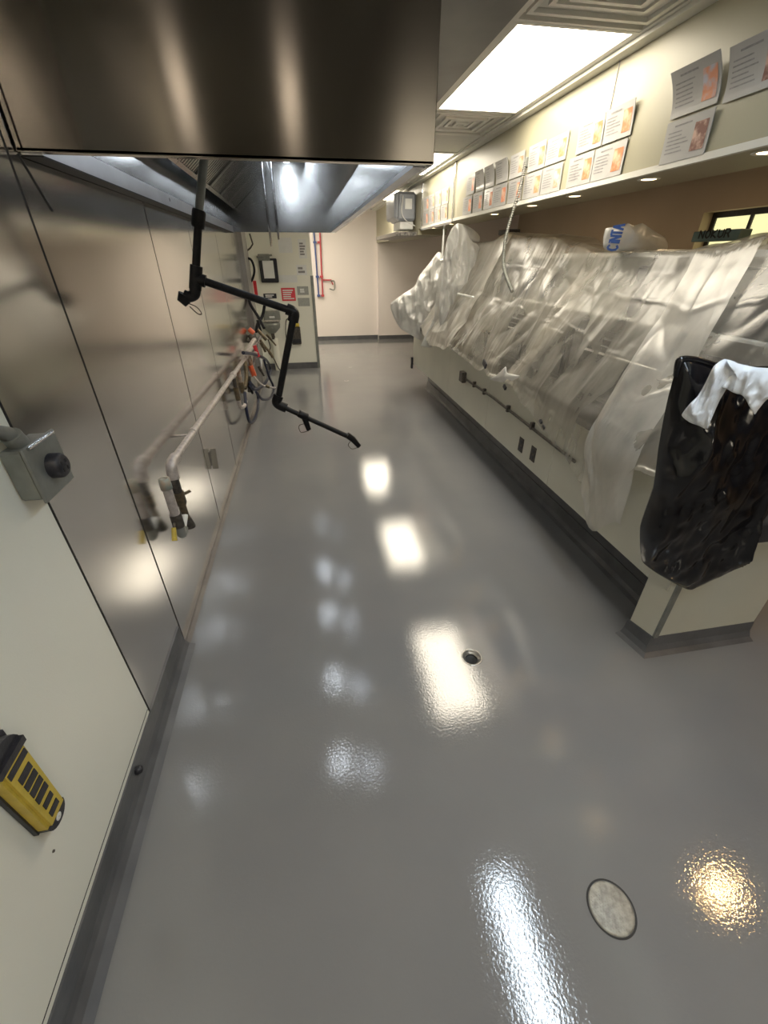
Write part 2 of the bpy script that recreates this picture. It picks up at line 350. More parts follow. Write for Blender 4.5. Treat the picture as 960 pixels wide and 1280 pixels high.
def vent(a,b_,label):
    t=empty('air_vent',((TX0+TX1)/2,(a+b_)/2,ZC),label,'air vent','square ceiling air diffusers')
    cx=(TX0+TX1)/2; cy=(a+b_)/2; h=.30
    MB().box(TX0,TX1,a,b_,ZC+.004,ZC+.011).build('back_plate',M['ceil'],t)
    for s,z in((.29,ZC-.012),(.225,ZC-.006),(.165,ZC-.012),(.105,ZC-.006),(.05,ZC-.012)):
        f=MB(); w_=.022
        for (x0,x1,y0,y1) in ((cx-s,cx-s+w_,cy-s,cy+s),(cx+s-w_,cx+s,cy-s,cy+s),(cx-s+w_,cx+s-w_,cy-s,cy-s+w_),(cx-s+w_,cx+s-w_,cy+s-w_,cy+s)):
            f.box(x0,x1,y0,y1,z,ZC+.004)
        f.build('louver',M['grid'],t)
    finish_empty(t)
vent(3.87,4.50,'square louvered air vent in the ceiling just behind the large light panel')
vent(1.87,2.50,'square louvered air vent at the top edge of the photo')
for q,(yy,) in enumerate([(1.2,),(1.87,),(2.54,),(3.25,),(3.86,),(4.62,),(5.98,),(6.77,)]):
    t=empty('downlight',(1.885,yy,ZS),['warm soffit downlight past the right edge of the photo','warm soffit downlight at the right edge of the photo, nearest in view','warm soffit downlight below the nearest menu cards','warm soffit downlight above the printed white bag','warm soffit downlight right of the coiled hose','warm soffit downlight just left of the coiled hose','warm soffit downlight under the near side of the thin metal frame','warm soffit downlight under the far side of the thin metal frame'][q],'light','small soffit downlights')
    MB().lathe([(.036,-.001),(.05,-.004),(.055,-.002),(.056,.0)],(1.885,yy,ZS)).build('trim_ring',M['grid'],t)
    MB().disc((1.885,yy,ZS-.0015),.036,(0,0,1)).build('bulb',M['down'],t)
    finish_empty(t)
t=empty('downlight',(2.85,.78,ZC),'warm dining side ceiling downlight whose glow reflects on the floor at lower right','light')
MB().lathe([(.07,.0),(.08,-.006),(.095,-.002),(.096,.012)],(2.85,.78,ZC)).build('trim_ring',M['grid'],t)
MB().disc((2.85,.78,ZC-.002),.07,(0,0,1)).build('bulb',M['dine'],t); finish_empty(t)
for yy,lab in((2.4,'near'),(4.6,'middle'),(7.2,'far')):  # out-of-view fill lamps, added to brighten the dim dining side
    t=empty('downlight',(3.6,yy,ZC),'warm ceiling downlight over the dining side, the %s one of the row'%lab,'light','dining side downlights')
    MB().lathe([(.07,.0),(.08,-.006),(.095,-.002),(.096,.012)],(3.6,yy,ZC)).build('trim_ring',M['grid'],t)
    MB().disc((3.6,yy,ZC-.002),.07,(0,0,1)).build('bulb',M['dine2'],t); finish_empty(t)
for xx,nm in((-.62,'left'),(.04,'right')):
    t=empty('downlight',(xx,-.3,ZC),'%s ceiling downlight behind the camera that streaks the hood front'%nm,'light')
    MB().lathe([(.06,.0),(.065,-.006),(.08,-.002),(.081,.012)],(xx,-.3,ZC)).build('trim_ring',M['grid'],t)
    MB().disc((xx,-.3,ZC-.002),.06,(0,0,1)).build('bulb',M['backl'],t); finish_empty(t)

# ------------------------------------------------------------ exhaust hood
HY0,HY1,HX,HZ=1.69,5.95,.462,1.96
t=empty('exhaust_hood',((XL+HX)/2,(HY0+HY1)/2,HZ),'long stainless steel exhaust hood hung over the left wall','exhaust hood')
XH=XL+.004
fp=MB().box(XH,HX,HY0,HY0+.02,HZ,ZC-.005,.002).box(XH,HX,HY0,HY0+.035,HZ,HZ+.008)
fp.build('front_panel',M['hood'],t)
MB().box(XH,HX,HY1-.02,HY1,HZ,ZC-.005).build('end_panel',M['hood_in'],t)
MB().box(HX-.02,HX,HY0+.02,HY1-.02,HZ,ZC-.005).build('side_panel',M['hood_in'],t)
MB().box(XH,XH+.012,HY0+.02,HY1-.02,HZ+.02,ZC-.03).build('back_panel',M['hood_in'],t)
MB().box(XH+.012,HX-.02,HY0+.02,HY1-.02,ZC-.03,ZC-.005).build('top_panel',M['hood_in'],t)
MB().box(XH,XH+.055,HY0+.02,HY1-.02,HZ-.004,HZ+.055).build('left_gutter',M['lip'],t)
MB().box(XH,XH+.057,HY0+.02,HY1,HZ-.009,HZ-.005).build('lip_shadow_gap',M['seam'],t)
for yy in(1.83,3.15): MB().disc((XH+.0565,yy,HZ+.030),.009,(1,0,0)).build('gutter_hole',M['seam'],t)
MB().box(HX-.06,HX-.02,HY0+.04,HY1-.02,HZ-.002,HZ+.015).build('right_gutter',M['lip'],t)
MB().prism([(HX-.022,HY0+.04,2.22),(HX-.022,HY0+.04,2.27),(.20,HY0+.04,ZC-.03),(.165,HY0+.04,ZC-.03)],(0,HY1-HY0-.08,0)).build('sloped_baffle',M['bright'],t)
# filters
F0=Vector((-.68,0,2.20)); F1=Vector((-.25,0,2.55)); fd=(F1-F0); fn=Vector((fd.z,0,-fd.x)).normalized()
nf=8; fw=(HY1-.06-HY0-.04)/nf
fm=None
for k in range(nf):
    y0=HY0+.04+k*fw; y1=y0+fw-.006
    if fm is None:
        f=MB()
        def bar(a,b_,yy0,yy1,h0,h1,mb):
            P=F0+fd*a; Q=F0+fd*b_
            c=(P+Q)/2+Vector((0,(yy0+yy1)/2,0))+fn*(h0+h1)/2
            mb.obox(c,(Q-P)/2,Vector((0,(yy1-yy0)/2,0)),fn*(h1-h0)/2)
        bar(0,.05,y0,y1,0,.04,f); bar(.95,1,y0,y1,0,.04,f); bar(.05,.95,y0,y0+.02,0,.04,f); bar(.05,.95,y1-.02,y1,0,.04,f)
        fo=f.build('filter',M['hood_in'],t); fm=fo
        sb=MB(); n=9; pw=(y1-y0-.04)/n
        for q in range(n): bar(.05,.95,y0+.02+pw*q+.006,y0+.02+pw*(q+1)-.012,.012,.030,sb)
        bar(.05,.95,y0+.02,y1-.02,-.004,0,sb)
        so_=sb.build('baffle_slats',M['hood_in'],fo); so_['kind']='stuff'
        base=y0
    else:
        fo=fm.copy(); S.collection.objects.link(fo); fo.parent=t; fo.location.y=y0-base
        c=so_.copy(); S.collection.objects.link(c); c.parent=fo
# keep copied offset correct after finish
for k,yy in enumerate((2.26,3.22,4.30,5.25)):
    l=MB().lathe([(.001,.0),(.035,.004),(.05,.02),(.052,.05),(.04,.075)],(-.03,yy,2.49)).build('lamp_globe',M['hoodlamp'],t)
    MB().lathe([(.06,.06),(.06,.085),(.001,.085)],(-.03,yy,2.49)).build('lamp_socket',M['greybox'],l)
for xx,zz in((-.27,1.81),(-.185,1.87)):
    MB().tube([(xx,5.35,zz),(xx,5.35,ZC-.03)],.011,10).build('drop_tube',M['bright'],t)
MB().tube([(-.23,1.8,2.52),(-.23,5.9,2.52)],.009,8).build('conduit',M['bright'],t)
bb=Vector(t['base']); del t['base']; t.location=bb; seen=set()
for c in t.children:
    if c.data.name not in seen: c.data.transform(Matrix.Translation(-bb)); seen.add(c.data.name)
    for g_ in c.children:
        if g_.data.name not in seen: g_.data.transform(Matrix.Translation(-bb)); seen.add(g_.data.name)

# ------------------------------------------------------------ black hanging pipe
t=empty('black_gas_pipe',at(255,197,y=2.2),'black threaded iron pipe hanging in a zigzag from the hood','pipe')
p=lambda u,v,y=2.2: at(u,v,y=y)
r=.0165
top=p(255,197); up=top+(top-p(248,270))*2.6
MB().tube([up,p(254,210),p(248.5,265)],.0165,14).build('drop_pipe',M['greybox'],t)
MB().tube([p(248.5,265),p(245,335)],r,14).build('pipe_length',M['black'],t)
def collar(a,b_,rr,name='coupling',m='black',par=None):
    MB().tube([a,a+(b_-a)*.12,a+(b_-a)*.88,b_],[rr*.9,rr,rr,rr*.9],16).build(name,M[m],par or t)
collar(p(249,262),p(247,285),.027)
# tee
o=MB().tube([p(245.5,332),p(244,362)],.026,14).tube([p(245,348),p(257,352)],.026,14).build('tee_fitting',M['black'],t)
MB().tube(curve([p(244,360),p(243,368),p(236,371),p(230,369)],6),.023,12).build('elbow',M['black'],t)
MB().tube([p(231,368),p(229,374),p(235,381)],[.027,.026,.015],12).build('valve_plug',M['black'],t)
MB().tube(curve([p(235,379),p(246,384),p(252,392),p(247,392),p(237,383)],6),.0025,6).build('lock_ring',M['dkmetal'],t)
MB().tube([p(254,351),p(360,387)],r,14).build('pipe_length',M['black'],t)
MB().tube(curve([p(358,386),p(365,389),p(367.5,393),p(366,402)],6),.0255,14).build('elbow',M['black'],t)
MB().tube([p(366.5,398),p(348,498)],r,14).build('pipe_length',M['black'],t)
MB().tube(curve([p(348.5,494),p(346,502),p(349,506),p(358,510)],6),.0255,14).build('elbow',M['black'],t)
MB().tube([p(354,508.5),p(436,546)],.0135,14).build('pipe_length',M['black'],t)
collar(p(373,516),p(384,522),.021)
MB().tube([p(379,518),p(386,537)],[.017,.013],12).build('nozzle',M['black'],t)
MB().tube(curve([p(383,529),p(374,532),p(376,540),p(384,539),p(387,537)],6),.0022,6).build('lock_ring',M['dkmetal'],t)
MB().tube([p(434,544),p(441,549),p(449,558)],[.018,.017,.013],12).build('nozzle',M['black'],t)
MB().tube(curve([p(440,549),p(435.5,556),p(440,561),p(448,559)],6),.0022,6).build('lock_ring',M['dkmetal'],t)
finish_empty(t)

# ------------------------------------------------------------ gas pipe on left wall with valves and hoses
def q(u,v,x=-.69): return at(u,v,x=x)
t=empty('gas_supply_pipe',q(215,580),'pale grey horizontal gas pipe run clipped along the steel wall','pipe')
A=Vector((-.69,2.0,.862)); B=Vector((-.69,6.45,.70))
Q=lambda yy: A+(B-A)*((yy-A.y)/(B.y-A.y))
MB().tube([Q(2.02),Q(5.1)],.019,14).build('pipe_length',M['galv'],t)
for a,b_ in((4.05,4.16),(5.06,5.16),(6.1,6.2)): collar(Q(a),Q(b_),.028,'coupling','galv')
MB().tube([Q(5.1),Q(6.45)],.021,14).build('pipe_length',M['galv'],t)
MB().box(XL,-.685,2.44,2.46,.822,.832).tube([Q(2.43),Q(2.47)],.024,12).build('pipe_clip',M['galv'],t)
MB().tube(curve([Q(2.05),Vector((-.69,1.985,.86)),Vector((-.69,1.96,.84)),Vector((-.69,1.95,.79))],6),.027,14).build('elbow',M['galv'],t)
MB().tube([Vector((-.69,1.95,.80)),Vector((-.69,1.95,.71))],.021,12).build('dark_nipple',M['dkmetal'],t)
MB().tube([Vector((-.69,1.95,.72)),Vector((-.69,1.955,.655)),Vector((-.69,1.955,.64))],[.027,.026,.02],12).tube([Vector((-.69,1.96,.69)),Vector((-.645,1.99,.70))],.008,8).build('valve_body',M['brass'],t)
MB().tube([Vector((-.69,1.955,.645)),Vector((-.69,1.96,.555))],.018,12).build('nipple',M['brass'],t)
MB().tube([Vector((-.69,1.96,.56)),Vector((-.69,1.985,.50)),Vector((-.69,1.985,.49))],[.022,.026,.025],12).build('end_cap',M['dkmetal'],t)
MB().tube([Vector((-.69,1.955,.585)),Vector((-.69,1.86,.545))],.016,12).build('cross_nipple',M['white'],t)
MB().tube(curve([Vector((-.69,1.88,.553)),Vector((-.69,1.85,.54)),Vector((-.69,1.838,.56)),Vector((-.69,1.836,.60))],5),.024,12).build('elbow',M['greybox'],t)
MB().tube([Vector((-.69,1.836,.59)),Vector((-.69,1.835,.66))],.027,12).build('valve_body',M['dkmetal'],t)
v=MB().tube([Vector((-.69,1.835,.65)),Vector((-.69,1.83,.83))],.021,14).build('capped_pipe',M['galv'],t)
MB().lathe([(.013,-.05),(.014,.022),(.017,.024),(.0245,.022),(.0255,-.03),(.020,-.03)],(-.69,1.83,.83),(0,0,1),18).build('rim_collar',M['collar'],v)
MB().tube([Vector((-.70,1.83,.625)),Vector((-.69,1.78,.625)),Vector((-.69,1.765,.61))],.006,8).build('handle_stem',M['dkmetal'],t)
MB().tube([Vector((-.69,1.77,.625)),Vector((-.69,1.735,.575))],[.010,.012],10).build('valve_handle',M['yellow'],t)
tee_pts=[(4.12,'a'),(4.42,'b')]
MB().tube([Q(4.1),Q(4.1)+Vector((.0,.02,-.12))],.018,12).build('dark_nipple',M['dkmetal'],t)
MB().tube([Q(4.1)+Vector((0,.02,-.11)),Q(4.1)+Vector((0,.04,-.24))],[.027,.022],12).build('valve_body',M['brass'],t)
MB().tube(curve([Q(4.1)+Vector((0,.04,-.23)),Q(4.1)+Vector((.0,.08,-.32)),Q(4.1)+Vector((.02,.2,-.35)),Q(4.1)+Vector((.03,.3,-.33))],5),.018,12).build('elbow',M['galv'],t)
MB().tube([Q(4.45),Q(4.45)+Vector((0,.02,-.15))],.019,12).build('dark_nipple',M['rust'],t)
MB().tube([Q(4.45)+Vector((0,.02,-.14)),Q(4.45)+Vector((0,.03,-.25))],[.026,.02],12).build('valve_body',M['brass'],t)
MB().tube([Q(5.3)+Vector((0,0,.0)),Q(5.3)+Vector((.03,.02,-.16))],.019,12).build('dark_nipple',M['rust'],t)
finish_empty(t)
# flexible hoses
W=lambda u,v,x=-.66: at(u,v,x=x)
def hose(name,pts,r,m,label,cat='hose',grp=None,n=8,N=10):
    o=MB().tube(curve(pts,n),r,N).build(name,M[m]); return tag(o,label,cat,grp)
hose('gas_hose',[W(306,490),W(308,512),W(313,528),W(320,520),W(323,500),W(319,486),W(313,478)],.016,'blueh','navy flexible gas hose, lowest loop under the wall pipe')
hose('gas_hose',[W(304,441,-.64),W(318,443,-.62),W(333,450,-.6),W(338,463,-.6),W(332,478,-.6),W(320,487,-.62),W(313,482,-.64)],.018,'blueh','navy hose curling out from the top of the wall pipe')
hose('gas_hose',[W(330,450,-.57),W(336,470,-.55),W(342,485,-.52),W(338,497,-.52),W(328,499,-.55),W(320,490,-.58)],.015,'blueh','navy hose, the right hand loop nearest the aisle')
hose('black_hose',[at(306,330,y=7.2),at(304,345,y=7.1),at(308,362,y=6.9),at(313,380,y=6.7),at(322,395,y=6.6),at(330,410,y=6.4)],.02,'rubber','long black hose hanging beside the partition above the valves')
hose('black_hose',[at(305,322,y=7.2),at(314,325,y=7.2),at(318,338,y=7.2),at(315,350,y=7.2),at(312,352,y=7.2)],.016,'rubber','short black hose arc beside the clipboard')
hose('black_hose',[at(331,380,y=6.6),at(328,395,y=6.6),at(322,405,y=6.5),at(320,415,y=6.4)],.02,'rubber','short black hose passing in front of the grey switch box')
t=empty('valve_cluster',at(315,418,y=6.3),'cluster of red topped valves and dark fittings at the far end of wall pipe','valves')
C=lambda u,v,y=6.2: at(u,v,y=y)
for i,(a_,b_,y_,r_,m_) in enumerate((((306,428),(322,424),6.3,.03,'dkmetal'),((322,400),(326,414),6.4,.02,'blkplastic'),((326,428),(332,440),5.9,.02,'brass'),((320,440),(316,456),5.5,.022,'galv'),((323,458),(330,470),5.2,.015,'dkmetal'),((333,418),(345,432),6.4,.014,'brass'),((309,478),(316,492),5.0,.02,'rubber'))):
    MB().tube([C(*a_,y_),C((a_[0]+b_[0])/2,(a_[1]+b_[1])/2,y_),C((a_[0]+b_[0])/2,(a_[1]+b_[1])/2,y_),C(*b_,y_)],[r_,r_,r_*.75,r_*.75],10).build('fitting',M[m_],t)
MB().tube([C(311,411),C(317,417)],[.03,.035],12).build('red_cap',M['orange'],t)
MB().tube([C(312,418),C(320,428)],.04,12).build('regulator_body',M['dkmetal'],t)
MB().tube([C(322,412),C(333,425)],.022,12).build('nipple',M['brass'],t)
MB().tube([C(328,416),C(322,428)],.018,12).build('nipple',M['galv'],t)
MB().tube(curve([C(325,425),C(331,433),C(337,440),C(341,447)],5),.018,10).build('brass_line',M['brass'],t)
MB().tube(curve([C(335,424),C(338,434),C(336,441),C(342,448),C(348,460),C(352,464)],5),.008,8).build('thin_line',M['dkmetal'],t)
MB().tube([C(318,432,5.6),C(323,446,5.6)],.022,12).build('red_nipple',M['red'],t)
MB().tube([C(313,457,5.3),C(318,470,5.3)],[.028,.03],12).build('orange_grip',M['orange'],t)
MB().tube([C(326,449,5.3),C(327,461,5.3)],[.017,.004],10).build('white_tip',M['white'],t)
MB().tube([C(312,445,5.4),C(315,458,5.4)],.018,10).build('rust_nipple',M['rust'],t)
MB().tube([C(311,470,5.2),C(312,490,5.2)],.022,10).build('dark_body',M['dkmetal'],t)
MB().tube(curve([C(317,470,5.2),C(324,478,5.2),C(332,483,5.2),C(345,485,5.2)],5),.01,8).build('silver_line',M['galv'],t)
MB().tube([C(332,482,5.2),C(337,484,5.2)],.02,8).build('line_nut',M['brass'],t)
MB().tube(curve([C(318,425,6.0),C(312,434,5.8),C(309,444,5.6),C(308,452,5.4)],5),.03,10).build('grey_manifold',M['galv'],t)
MB().tube(curve([C(306,452,5.1),C(308,470,5.0),C(306,486,4.9)],5),.022,10).build('brass_drop',M['brass'],t)
finish_empty(t)
t=empty('red_pull_station',at(304,321,y=7.3),'small red valve with black tubing up by the hood corner, left of the clipboard','valve')
MB().obox(at(305,321,y=7.3),Vector((.04,0,0)),Vector((0,.03,0)),Vector((0,0,.035)),.008).build('body',M['red'],t)
MB().tube([at(307,315,y=7.3),at(313,310,y=7.3),at(316,305,y=7.3),at(312,292,y=7.3)],.011,8).build('tubing',M['dkmetal'],t)
finish_empty(t)
MBt=MB()
# wall bracket on panel
t=empty('steel_bracket',(XL,2.98,.47),'small bent steel bracket plate on the wall below the pipe','bracket')
MB().box(XL,XL+.006,2.94,3.02,.41,.52,.002).build('plate',M['hood_in'],t)
MB().obox(Vector((XL+.025,2.955,.46)),Vector((.02,0,0)),Vector((0,.004,.0)),Vector((0,.02,.07)),.001).build('tab',M['hood_in'],t); finish_empty(t)
# outlet box
t=empty('outlet_box',(XL,1.17,1.24),'grey metal outlet box with black round socket at the left edge','outlet')
bx=MB().box(XL,XL+.055,1.075,1.215,1.165,1.30,.006).build('body',M['greybox'],t)
cv=MB().box(XL+.055,XL+.062,1.068,1.222,1.158,1.307,.002).build('cover_plate',M['greybox'],t)
MB().tube([Vector((XL+.066,1.085,1.302)),Vector((XL+.066,1.205,1.302))],.005,8).build('hinge',M['bright'],cv)
s_=MB().lathe([(.001,.03),(.026,.03),(.033,.022),(.034,.0)],(XL+.062,1.152,1.228),(1,0,0),24).build('socket',M['blkplastic'],t)
sl=MB()
for k in range(4):
    a=PI/4+k*PI/2; sl.box(XL+.0915,XL+.093,1.152+.014*math.cos(a)-.003,1.152+.014*math.cos(a)+.003,1.228+.014*math.sin(a)-.005,1.228+.014*math.sin(a)+.005)
sl.build('socket_slots',M['seam'],s_)
MB().tube([Vector((XL+.03,1.12,1.30)),Vector((XL+.03,1.10,1.34)),Vector((XL+.03,1.05,1.365)),Vector((XL+.03,.7,1.39))],.017,12).build('conduit',M['greybox'],t)
MB().tube([Vector((XL+.03,1.125,1.295)),Vector((XL+.03,1.105,1.335))],.024,12).build('conduit_nut',M['greybox'],t)
finish_empty(t)
# yellow tool
t=empty('yellow_tool',(XL,.62,.60),'yellow and black handheld tool with dark grip slots stuck on the cream wall','tool')
E0=at(-2,937,x=XL+.03); E1=at(73,1024,x=XL+.03)
ax=(E1-E0); ln=ax.length; ax.normalize(); nx=Vector((1,0,0)); sx=nx.cross(ax).normalized()
hw=.036
def rr(c0,c1,wa,wb,x0,x1,mb,b=.004):
    c=E0+ax*(c0+c1)/2; c=Vector((0,c.y,c.z))
    P=[E0+ax*c0+sx*-wa,E0+ax*c0+sx*wa,E0+ax*c1+sx*wb,E0+ax*c1+sx*-wb]
    mb.prism([Vector((x0,p_.y,p_.z)) for p_ in P],(x1-x0,0,0))
m_=MB(); rr(.03,ln-.03,.043,.036,XL+.004,XL+.034,m_); rr(.032,ln-.032,.036,.029,XL+.034,XL+.041,m_); m_.build('body',M['yellow'],t)
def cap(cs,c_end,w0,mb,sgn,hole=False):
    n=10; P=[]
    for k in range(n+1):
        a=-PI/2+PI*k/n; P.append(E0+ax*(cs+sgn*abs(c_end-cs)*math.cos(a))+sx*w0*math.sin(a))
    P=[Vector((XL+.002,p_.y,p_.z)) for p_ in P]
    if sgn<0: P=P[::-1]
    mb.prism(P,(.034,0,0))
m_=MB(); cap(.034,-.012,.047,m_,-1); rr(.026,.044,.047,.046,XL+.002,XL+.044,m_); m_.build('head_cap',M['blkplastic'],t)
m_=MB(); cap(ln-.03,ln+.004,.037,m_,1); ec=m_.build('end_cap',M['blkplastic'],t)
hc=E0+ax*(ln-.014); MB().lathe([(.001,.001),(.0085,.001),(.010,.0)],(XL+.0362,hc.y,hc.z),(1,0,0),16).build('lanyard_hole',M['white'],ec)
m_=MB(); rr(.0,ln-.02,.049,.040,XL+.001,XL+.012,m_); m_.build('bumper_edge',M['blkplastic'],t)
k0=.062
for i,(dd,hw_,w2) in enumerate(((0,.034,.0075),(.026,.022,.009),(.046,.022,.009),(.066,.022,.009),(.086,.022,.009),(.110,.018,.008),(.134,.018,.008))):
    sc=(ln-.06-.03)/.15; m_=MB(); c0=k0+dd*sc*.97
    P=[]
    for sg,ss in((-1,-1),(-1,1),(1,1),(1,-1)):
        P.append(E0+ax*(c0+sg*w2*sc*.8)+sx*ss*hw_*.95)
    m_.prism([Vector((XL+.0405,p_.y,p_.z)) for p_ in P],(.0025,0,0)); m_.build('grip_slot',M['blkplastic'],t)
finish_empty(t)
c=at(180,950,x=XL+.02)
tag(MB().lathe([(.001,.024),(.012,.02),(.016,.008),(.014,0)],(XL+.007,.95,.105),(1,.0,.2),10).build('black_plug',M['blkplastic']),'small black rubber plug stuck in the dark floor cove at left','plug')
tag(MB().lathe([(.001,.004),(.0035,.003),(.004,0)],(XL,.60,.40),(1,0,0),8).build('screw_head',M['dkmetal']),'tiny dark screw head below the yellow tool','screw')

# ------------------------------------------------------------ things on the partition and far walls
Y0=7.95
def pq(u,v,y=Y0): return at(u,v,y=y)
def plate(name,u0,v0,u1,v1,m,label,cat,th=.006,bev=0,grp=None,y=Y0,lines=0,lm='ink',marg=.15):
    a=pq(u0,v0,y); b_=pq(u1,v1,y); x0,x1=sorted((a.x,b_.x)); z0,z1=sorted((a.z,b_.z))
    t=empty(name,((x0+x1)/2,y,(z0+z1)/2),label,cat,grp)
    MB().box(x0,x1,y-th,y,z0,z1,bev).build('sheet' if th<.01 else 'body',M[m],t)
    if lines:
        l=MB(); w_=x1-x0; h=z1-z0
        random.seed(int(u0))
        for k in range(lines):
            zz=z1-h*(marg+(1-2*marg)*(k+.5)/lines); e=random.uniform(.6,1)
            l.box(x0+w_*marg,x0+w_*(marg+(1-2*marg)*e),y-th-.001,y-th,zz-h*.22/lines,zz+h*.22/lines)
        l.build('printed_lines',M[lm],t)
    return t,(x0,x1,z0,z1)
for a in ((372,299,384,323,'white','white printed notice high on the partition near its right corner',5),
          (370,331,384,344,'white','pale small notice under the printed notice on the partition',2)):
    t,_=plate('notice',*a[:4],a[4],a[5],'notice',.004,lines=a[6]); finish_empty(t)
t,_=plate('notice',347,297,366,316,'white','large blank pale sheet on the partition right of the clipboard top','notice',.003); finish_empty(t)
t,_=plate('notice',348,344,372,353,'white','faint wide pale label strip above the red sign','notice',.003); finish_empty(t)
t,_=plate('safety_sign',351,360,370,376,'redsign','red sign with lines of white writing on the partition','sign',.006,lines=5,lm='white',marg=.1); finish_empty(t)
t,_=plate('safety_sign',371,358,386,368.5,'greysign','upper grey sign with pale marks right of the red sign','sign',.006,lines=2,lm='white',marg=.25); finish_empty(t)
t,_=plate('safety_sign',372,372.5,387.5,382.5,'greysign','lower plain grey sign right of the red sign','sign',.006); finish_empty(t)
t,_=plate('name_plate',329,367,346,373,'blkplastic','black plate with two lines of white writing under the clipboard','sign',.008,lines=2,lm='white',marg=.15); finish_empty(t)
t,_=plate('safety_sign',313.5,351,323,372,'red','dark red vertical sign beside the black hoses','sign',.012); finish_empty(t)
t,_=plate('notice',309,322,316,352,'white','narrow white sheet half hidden behind the black hose','notice',.004,lines=6); finish_empty(t)
# clipboard
t,(x0,x1,z0,z1)=plate('clipboard',323,323,349,353,'blkplastic','black clipboard holding a white sheet on the partition','clipboard',.05,.012)
MB().box(x0+.055,x1-.055,Y0-.053,Y0-.05,z0+.06,z1-.03).build('paper_sheet',M['white'],t)
MB().box(x0+.0,x1-.10,Y0-.075,Y0-.05,z1-.03,z1+.06,.008).tube([(x0-.02,Y0-.07,z1+.02),(x1-.06,Y0-.07,z1+.045)],.014,8).build('metal_clip',M['greybox'],t); finish_empty(t)
# grey switch box with bulky grey dispenser below
t,(x0,x1,z0,z1)=plate('switch_box',329,388,351,400,'greybox','grey metal switch box with a pale lever on the partition','switch',.10,.012)
MB().obox(Vector(((x0+x1)/2,Y0-.11,(z0+z1)/2-.02)),Vector((.045,0,0)),Vector((0,.012,0)),Vector((0,0,.014)),.004).build('lever',M['white'],t)
MB().box(x0+.01,x1-.01,Y0-.12,Y0-.10,z0-.015,z0+.015,.004).build('bottom_flange',M['galv'],t); finish_empty(t)
t=empty('grey_regulator',pq(340,408),'rounded grey regulator below the switch box on the partition','regulator')
c=pq(339.5,408,7.85)
MB().lathe([(.01,-.12),(.06,-.10),(.14,-.02),(.15,.03),(.14,.06),(.02,.06)],c,(0,0,1),20).build('body',M['greybox'],t)
MB().tube([c+Vector((0,0,-.11)),c+Vector((.01,0,-.2))],.03,10).build('outlet_nut',M['dkmetal'],t)
MB().tube([c+Vector((.02,.03,-.18)),c+Vector((.03,.03,-.80))],.055,12).build('white_pipe',M['frp'],t); finish_empty(t)
# black and yellow meter hung on wall
t=empty('spray_bottle',pq(370,415),'black device with a yellow top hanging low on the partition','device')
a=pq(367,430);b_=pq(375,408)
MB().box(a.x-.02,b_.x,Y0-.07,Y0-.001,a.z,b_.z,.012).build('body',M['dkmetal'],t)
MB().box(a.x+.0,b_.x-.01,Y0-.06,Y0-.001,b_.z,b_.z+.06,.01).build('yellow_top',M['yellow'],t)
MB().box(a.x-.01,b_.x-.01,Y0-.075,Y0-.07,a.z+.03,a.z+.09).build('base_band',M['blkplastic'],t); finish_empty(t)
tag(MB().tube(curve([pq(362,398,7.9),pq(358,400,7.9),pq(357,412,7.9),pq(358,425,7.9)],6),.007,6).build('cord',M['rubber']),'thin dark cord hanging left of the black and yellow device','cord')
# far wall pipes
for u0,u1,m,lab in((392.5,398.5,'pipeblue','blue water pipe on the far wall, left of the red one'),(400.5,403.5,'pipered','red water pipe on the far wall, right of the blue one')):
    a=at(u0,292,y=10.86); b_=at(u1,371,y=10.86)
    t=empty('water_pipe',b_,lab,'pipe'); MB().tube([Vector((a.x,10.86,2.55)),Vector((b_.x,10.86,b_.z))],.017,10).build('pipe_length',M[m],t)
    for zz in(2.0,1.35,.97): MB().box(b_.x-.035,b_.x+.035,10.83,10.90,zz-.02,zz+.02).build('clamp',M[m],t)
    finish_empty(t)
t=empty('hose_tap',at(412,352,y=10.85),'small chrome tap with a curled line on the far wall','tap')
MB().tube([at(404,350,y=10.86),at(414,350,y=10.86),at(416,356,y=10.86)],.015,8).build('pipe',M['pipered'],t)
MB().tube(curve([at(413,351,y=10.82),at(418,352,y=10.82),at(418,362,y=10.82),at(412,361,y=10.82)],6),.012,8).build('spout',M['greybox'],t); finish_empty(t)
# paper towel dispenser & ledge
t=empty('paper_dispenser',(1.59,7.5,2.1),'grey paper dispenser with white marking mounted high past the menu cards','dispenser')
MB().box(1.45,1.72,7.15,7.75,2.16,2.50,.03).build('body',M['disp'],t)
MB().box(1.40,1.47,7.12,7.78,2.18,2.49,.03).build('front_cover',M['disp'],t)
MB().box(1.56,1.66,7.145,7.15,2.30,2.42,.001).build('white_mark',M['white'],t)
MB().box(1.5,1.70,7.2,7.7,2.06,2.165,.01).build('lower_tray',M['white'],t)
finish_empty(t)
tag(MB().tube(curve([(1.52,7.11,2.45),(1.50,7.08,2.25),(1.58,7.08,2.15),(1.70,7.1,2.10)],6),.006,6).build('cord',M['white']),'thin white cord crossing the grey paper dispenser','cord')
tag(MB().box(1.42,1.73,7.1,8.9,1.98,2.03,.004).build('granite_ledge',M['granite']),'speckled dark ledge under the grey paper dispenser','shelf')
